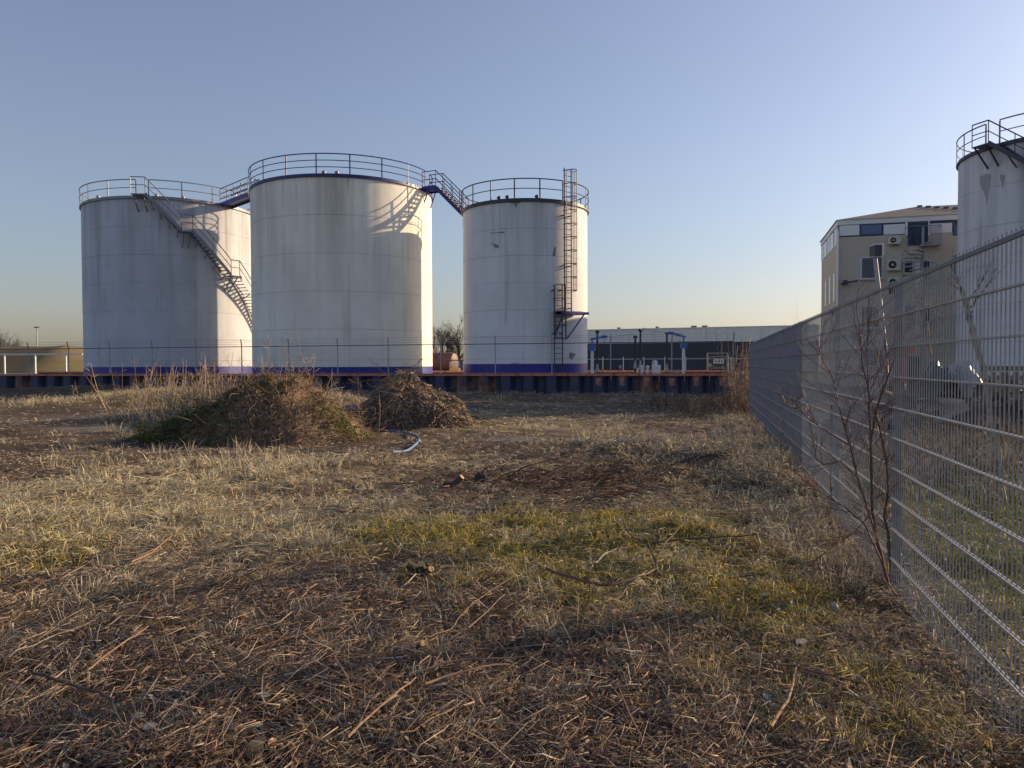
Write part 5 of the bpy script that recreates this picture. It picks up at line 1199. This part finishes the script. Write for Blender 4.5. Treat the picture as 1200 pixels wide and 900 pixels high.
# rubble heap with slabs, sheets and pallets
def rub_h(x, y): return np.where(((x-9.3)/3.6)**2+((y-15.2)/1.8)**2 < 1, 0.95*np.sqrt(np.clip(1-((x-9.3)/3.6)**2-((y-15.2)/1.8)**2, 0, 1))*(0.7+0.5*fbm(x*2, y*2, 97, 3)), 0)
rb = heap("rubble_heap", "low heap of grey rubble and scrap behind the mesh fence", "rubble", 9.3, 15.2, 3.6, 1.8, 1.0, rub_h, lambda x, y, h: np.tile(np.array([0.10, 0.09, 0.08]), (len(x), 1)), 60)
for k in range(150):
    x, y = 9.3+random.uniform(-3.4, 3.4), 15.0+random.uniform(-1.7, 0.6); z = float(gheight(x, y)+rub_h(np.array([x]), np.array([y]))[0]); s = random.uniform(0.08, 0.3)
    ax = Matrix.Rotation(random.random()*6, 3, 'Z') @ Matrix.Rotation(random.gauss(0, 0.5), 3, 'X') @ Matrix.Rotation(random.gauss(0, 0.4), 3, 'Y')
    c = Vector((x, y, z+s*0.1)); m = MB(); m.box(c, (s*random.uniform(0.7, 1.6), s, s*random.uniform(0.3, 0.8)), (ax.col[0], ax.col[1], ax.col[2]))
    m.v = [tuple(Vector(v)+Vector((random.gauss(0, 1), random.gauss(0, 1), random.gauss(0, 1)))*s*0.09) for v in m.v]
    m.obj("rubble_stone", random.choice([M["concrete"], M["stone"], M["darkstone"], M["weathered"], M["darkstone"]]), rb)
def crumple(name, pxs, Y, mat, label, cat, dep=0.5):
    x0, y0, x1, y1 = pxs; a, b = at(x0, y1, Y), at(x1, y0, Y); n = 14; g = np.linspace(0, 1, n); m = MB(); sd_ = random.randint(0, 99)
    for j in range(n):
        for i in range(n):
            u, v = g[i], g[j]; hmp = math.sin(math.pi*u)**0.7*math.sin(math.pi*min(1, v*0.9+0.1))**0.6
            z = a.z-0.3+(b.z-a.z+0.3)*hmp*(0.55+0.75*float(fbm(u*3+sd_, v*3, 5, 3))); m.v.append((a.x+(b.x-a.x)*u+random.gauss(0, 0.02), Y+dep*(v-0.5)*2+random.gauss(0, 0.02), z))
    for j in range(n-1):
        for i in range(n-1): k = j*n+i; m.f.append((k, k+1, k+n+1, k+n))
    return m.solo(name, mat, label, cat)
crumple("black_sheeting", (1080, 423, 1108, 446), 13.3, M["tarp"], "crumpled black sheeting on the rubble behind the mesh fence", "sheeting")
crumple("white_sheeting", (1118, 421, 1138, 444), 13.2, M["sheet"], "bunched white plastic sheeting on the rubble behind the mesh fence", "sheeting")
crumple("white_sheeting", (1098, 427, 1122, 444), 13.6, M["sheet"], "flat pale plastic sheet beside the crumpled black sheeting", "sheeting")
for j, (px, lb) in enumerate(((1166, "left pallet of the timber pallets in front of the streaked tank"), (1192, "right pallet of the timber pallets in front of the streaked tank"))):
    c = at(px, 470, 14.0); r = thing("timber_pallet", (c.x, 14.0, float(gheight(c.x, 14.0))), lb, "pallet", "pallets leaning in the yard"); zb = at(px, 428, 14).z
    for k in range(6): MB().box((c.x, 14.0, zb-0.06-0.17*k), (0.42, 0.03, 0.09)).obj("slat", M["weathered"], r)
    for dx in (-0.18, 0, 0.18): MB().box((c.x+dx, 14.06, zb-0.62), (0.05, 0.08, 1.0)).obj("batten", M["weathered"], r)

# ------------------------------------------------------------------ small things on the waste ground
def gz(x, y): return float(gheight(np.array([x]), np.array([y]))[0])
def gpts(pts, lift): 
    out = []
    for x, y in pts:
        p = gp(x, y); out.append(Vector((p.x, p.y, gz(p.x, p.y)+lift)))
    return out
def smooth_pts(P, n=5):
    out = []
    for i in range(len(P)-1):
        p0, p1, p2, p3 = P[max(i-1, 0)], P[i], P[i+1], P[min(i+2, len(P)-1)]
        for k in range(n):
            t = k/n; out.append(0.5*((2*p1)+(p2-p0)*t+(2*p0-5*p1+4*p2-p3)*t*t+(3*p1-p0-3*p2+p3)*t**3))
    return out+[P[-1]]
hz = thing("water_hose", gp(470, 515), "blue plastic hose curling out from the brush pile", "hose")
hp = smooth_pts(gpts([(424, 502), (440, 503.5), (458, 506), (474, 509), (486, 514), (491, 519), (488, 525), (476, 530), (460, 533)], 0.045), 6)
k_ = int(len(hp)*0.62); MB().tube(hp[:k_+1], 0.022, 8).obj("hose", M["hose"], hz, True); MB().tube(hp[k_:], 0.022, 8).obj("bleached_end", M["hoseend"], hz, True)
STK = [([(103, 808), (140, 786), (175, 763)], 0.0055, 'tanbark', "straight orange tan stick in the lower left foreground"),
       ([(155, 677), (180, 660), (202, 642)], 0.006, 'tanbark', "short tan stick lying at the lower edge of the left straw"),
       ([(40, 810), (100, 830), (128, 850), (147, 892)], 0.008, 'bark', "thick dark curved branch in the bottom left corner"),
       ([(407, 893), (447, 858), (487, 822)], 0.006, 'tanbark', "long tan stick slanting up from the bottom edge left of centre"),
       ([(477, 822), (533, 800), (600, 785), (660, 772)], 0.006, 'bark', "long thin grey branch in the bottom centre, upper of two parallel"),
       ([(497, 828), (553, 808), (600, 794)], 0.006, 'tanbark', "long thin branch in the bottom centre, lower of two parallel"),
       ([(640, 683), (680, 694), (713, 700), (747, 693), (767, 681)], 0.011, 'redbark', "curved reddish branch at the near edge of the mossy patch"),
       ([(767, 681), (776, 665), (797, 643), (820, 623)], 0.008, 'bark', "dark branch rising to the right out of the mossy patch"),
       ([(769, 676), (760, 662), (737, 650), (728, 637)], 0.008, 'bark', "dark forked branch rising to the left out of the mossy patch"),
       ([(697, 672), (718, 660), (735, 655)], 0.006, 'palebark', "pale grey stick left of the dark forked branch"),
       ([(764, 651), (830, 650), (897, 648)], 0.009, 'bark', "long straight dark pole lying across the mossy patch"),
       ([(900, 793), (973, 813), (1040, 828), (1073, 857), (1107, 889)], 0.005, 'redbark', "long arching brown cane in the lower right foreground"),
       ([(903, 877), (923, 847), (933, 806)], 0.007, 'tanbark', "pale bent stick left of the arching brown cane")]
for pts, r0_, mt, lb in STK:
    P_ = smooth_pts(gpts(pts, 0.085+r0_), 4)
    if "rising" in lb: P_ = [p+UZ*(0.12*i/len(P_)) for i, p in enumerate(P_)]
    P_ = [p+Vector((random.gauss(0, 0.004), random.gauss(0, 0.004), random.gauss(0, 0.004))) for p in P_]
    MB().tube(P_, [r0_*(1-0.5*i/len(P_)) for i in range(len(P_))], 7).solo("stick", M[mt], lb, "stick", "sticks lying on the foreground soil", True)
MORE = [([(62, 813), (90, 790), (95, 767)], "bent thin twig above the thick dark branch in the left corner"), ([(10, 780), (70, 757), (113, 743)], "pale thin twig near the left edge of the foreground"), ([(177, 725), (200, 773), (215, 817)], "thin twig pointing straight at the viewer in the left foreground"),
        ([(180, 790), (265, 812), (300, 823)], "nearly level brown twig above the pale sawn stump"), ([(83, 893), (110, 840), (140, 787)], "steep twig crossing the thick dark branch in the left corner"), ([(367, 783), (410, 747), (433, 732)], "slanting twig left of the small splintered stump"),
        ([(300, 778), (343, 763), (372, 753)], "low slanting twig well above the pale sawn stump"), ([(497, 760), (530, 747), (547, 725), (600, 690)], "long crooked twig starting at the small splintered stump"), ([(332, 818), (385, 792)], "short straight twig right of the pale sawn stump"),
        ([(550, 748), (593, 713)], "short twig beside the long crooked twig"), ([(470, 883), (540, 843)], "short twig at the bottom edge in the centre"), ([(737, 787), (757, 803), (787, 808)], "curved twig in the brown soil below the reddish branch"), ([(700, 727), (727, 710)], "short pale twig just below the curved reddish branch"),
        ([(620, 863), (640, 847), (707, 833)], "bent twig near the bottom edge right of centre"), ([(733, 793), (738, 823)], "short upright looking pale twig in the brown soil right of centre"), ([(840, 705), (863, 720), (900, 753)], "dark twig below the yellow moss"), ([(847, 790), (900, 795)], "level dark twig touching the arching brown cane"),
        ([(970, 760), (1003, 813)], "pale straw coloured twig across the arching brown cane"), ([(943, 618), (968, 655)], "thin pale twig near the foot of the red stemmed shrub")]
for pts, lb in MORE:
    r0_ = random.uniform(0.0026, 0.0046); P_ = smooth_pts(gpts(pts, 0.06+r0_), 4); P_ = [p+Vector((random.gauss(0, 0.005), random.gauss(0, 0.005), random.gauss(0, 0.005))) for p in P_]
    MB().tube(P_, [r0_*(1-0.5*i/len(P_)) for i in range(len(P_))], 6).solo("twig", random.choice([M["tanbark"], M["redbark"], M["tanbark"], M["palebark"]]), lb, "twig", "loose twigs in the foreground", True)
# cut stumps
def stump(px, py, stems, label):
    b = gp(px, py); b.z = gz(b.x, b.y); r = thing("cut_stump", b, label, "stump", "cut shrub stumps")
    for (dx, dy, dz, ln, rd_) in stems:
        dv = Vector((dx, dy, dz)).normalized(); e_ = b+dv*ln
        MB().tube([b-dv*0.03, b+dv*ln*0.5, e_], [rd_*1.25, rd_*1.05, rd_], 10, False).obj("stem", M["bark"], r, True)
        u = dv.cross(UZ).normalized() if abs(dv.z) < 0.95 else Vector((1, 0, 0)); v = dv.cross(u)
        MB().add([e_+u*rd_*math.cos(k*0.628)+v*rd_*math.sin(k*0.628) for k in range(10)], [tuple(range(10))]).obj("cut_face", M["wood"], r)
stump(497, 672, [(0.55, -0.75, 0.55, 0.12, 0.023), (-0.1, -0.6, 0.7, 0.13, 0.026), (-0.7, -0.2, 0.5, 0.15, 0.028)], "cut stump with bright orange sawn ends in the middle of the foreground")
stump(303, 880, [(0.1, -0.9, 0.35, 0.07, 0.036), (0.6, -0.3, 0.3, 0.08, 0.022)], "pale round sawn stump at the bottom edge left of centre")
stump(487, 768, [(0.5, -0.5, 0.8, 0.09, 0.018), (-0.6, -0.4, 0.4, 0.09, 0.02)], "small splintered stump below the stump with orange ends")
stump(531, 574, [(-0.8, -0.6, 0.35, 0.16, 0.032), (0.6, -0.2, 0.6, 0.16, 0.036)], "reddish broken root stump beside the dark block")
def chunk(name, px, py, size, mat, label, cat, sq=(1, 0.8, 0.8), group=None, seed=1):
    b = gp(px, py); b.z = gz(b.x, b.y); R0 = random.Random(seed); m = MB(); nu, nv = 10, 6
    vv = []
    for j in range(nv+1):
        for i in range(nu):
            th, ph = 2*math.pi*i/nu, math.pi*j/nv; k = 0.75+0.35*R0.random(); vv.append((b.x+size*sq[0]*math.cos(th)*math.sin(ph)*k, b.y+size*sq[1]*math.sin(th)*math.sin(ph)*k, b.z+size*sq[2]*(0.55+math.cos(ph)*k)))
    m.add(vv, [(j*nu+i, j*nu+(i+1) % nu, (j+1)*nu+(i+1) % nu, (j+1)*nu+i) for j in range(nv) for i in range(nu)]); return m.solo(name, mat, label, cat, group)
chunk("dark_block", 563, 568, 0.085, M["darkstone"], "dark angular block beside the reddish broken root", "stone", (1, 0.7, 1.1), None, 3)
chunk("stone", 978, 712, 0.035, M["stone"], "pale pointed stone near the fence foot right of the mossy patch", "stone", (0.8, 0.7, 1.3), None, 4)
for i, (px, py, lb) in enumerate(((225, 856, "small pale stone right of the blue grey leaf"), (200, 838, "pale stone chip above the blue grey leaf"), (255, 826, "flat pale stone left of the sawn stump"), (62, 640, "tiny white stone in the left straw"), (475, 500, "pale stone at the foot of the brush pile"))):
    chunk("stone", px, py, 0.018 if py > 700 else (0.02 if py > 600 else 0.07), M["stone"], lb, "stone", (1.2, 0.9, 0.7), "pale stones on the soil", 10+i)
def leaf(px, py, s, mat, label, ang):
    b = gp(px, py); b.z = gz(b.x, b.y)+0.045; m = MB(); ca, sa2 = math.cos(ang), math.sin(ang); out = [(-1, 0), (-0.6, 0.5), (0, 0.62), (0.6, 0.42), (1, 0), (0.6, -0.42), (0, -0.62), (-0.6, -0.5)]
    vv = [(b.x, b.y, b.z+0.002)]+[(b.x+s*(u*ca-v*sa2), b.y+s*(u*sa2+v*ca)*1.0, b.z+s*(0.25*abs(v)+0.3*v)) for u, v in out]
    m.add(vv, [(0, 1+i, 1+(i+1) % 8) for i in range(8)]); return m.solo("leaf", mat, label, "leaf", "pale fallen leaves")
for px, py, s, a, lb in ((162, 857, 0.03, 0.5, "large blue grey leaf in the bottom left corner"), (177, 874, 0.03, 0.7, "pale green leaf just below the large blue grey leaf"), (310, 840, 0.028, 0.1, "grey leaf above the pale sawn stump"), (895, 703, 0.032, -0.3, "pale blue leaf at the edge of the yellow moss"), (303, 868, 0.02, 0.4, "small grey leaf right beside the pale sawn stump"),
                      (940, 758, 0.04, 0.3, "grey leaf below the yellow moss on the right"), (553, 855, 0.022, 0.9, "grey leaf near the bottom edge in the centre"), (345, 760, 0.025, 0.2, "pale leaf left of the small splintered stump")):
    leaf(px, py, s, M["leafpale"], lb, a)
def ivy(px0, py0, sx, sy, n, mats, label):
    iv = thing("ivy_clump", gp(px0, py0), label, "ivy", "clumps of fallen leaves and ivy")
    for k in range(n):
        px, py = px0+random.gauss(0, sx), py0+random.gauss(0, sy); b = gp(px, py); b.z = gz(b.x, b.y)+random.uniform(0.03, 0.085); s = random.uniform(0.010, 0.022); a = random.random()*6.28
        vv = [(b.x+s*r2*math.cos(a+t), b.y+s*r2*math.sin(a+t), b.z+s*0.4*math.sin(t*2+a)+s*0.5*math.cos(t)*math.sin(k)) for t, r2 in ((0, 1.2), (0.9, 0.7), (1.6, 1.0), (2.6, 0.7), (3.14, 0.5), (3.7, 0.7), (4.7, 1.0), (5.4, 0.7))]
        MB().add(vv, [tuple(range(8))]).obj("leaf", M[random.choice(mats)], iv)
ivy(935, 828, 30, 9, 30, ["leafgreen", "leafgreen", "leafpale"], "grey green ivy leaves in the lower right foreground")
ivy(195, 850, 55, 18, 26, ["leafpale", "leafgreen", "leafbrown"], "scatter of pale withered leaves in the lower left foreground")
ivy(325, 745, 45, 14, 12, ["leafpale", "leafgreen"], "loose pale leaves left of the small splintered stump")
ivy(925, 715, 18, 6, 9, ["leafpale", "leafgreen"], "pale leaf fragments below the yellow moss")
# arching bramble canes
for pts, hs_, lb in (([(572, 588), (577, 568), (592, 556), (612, 552), (640, 556), (662, 568)], (0, 0.12, 0.2, 0.24, 0.2, 0.0), "long low arching bramble cane, front one"), ([(564, 560), (567, 550), (578, 545), (590, 548), (604, 556)], (0, 0.12, 0.17, 0.14, 0.02), "small arching bramble cane over the dark block"),
                ([(596, 560), (612, 548), (640, 540), (668, 534)], (0.0, 0.1, 0.14, 0.1), "thin bramble cane reaching right behind the front cane"), ([(620, 562), (680, 566), (740, 568), (800, 575)], (0.05, 0.16, 0.15, 0.03), "long dark bramble cane in the brown patch")):
    Yb = gp(*pts[0]).y; P_ = []
    for (x, y), h_ in zip(pts, hs_): p = at(x, y, Yb); P_.append(p)
    P_ = smooth_pts(P_, 5); MB().tube(P_, [0.008*(1-0.5*i/len(P_)) for i in range(len(P_))], 6).solo("bramble_cane", M["bark"], lb, "cane", "bramble canes", True)
m_ = 800; q = [gp(690+rng.normal(0, 80), 564+rng.normal(0, 11)) for _ in range(m_)]; Pq = np.array([(p.x, p.y, gz(p.x, p.y)+0.02) for p in q])
V, T, C = twig_mesh(Pq, rng.uniform(0, 6.28, m_), rng.uniform(-0.05, 0.35, m_), rng.gamma(2, 0.14, m_)+0.08, rng.uniform(0.002, 0.006, m_), rng.normal(0, 0.8, m_), pick([(0.075, 0.04, 0.03), (0.11, 0.06, 0.042), (0.06, 0.04, 0.03), (0.16, 0.10, 0.07)], m_))
tag(np_mesh("bramble_tangle", V, T, M["twig"], C), "dark tangle of cut brambles in the middle distance", "brambles", None, "stuff")
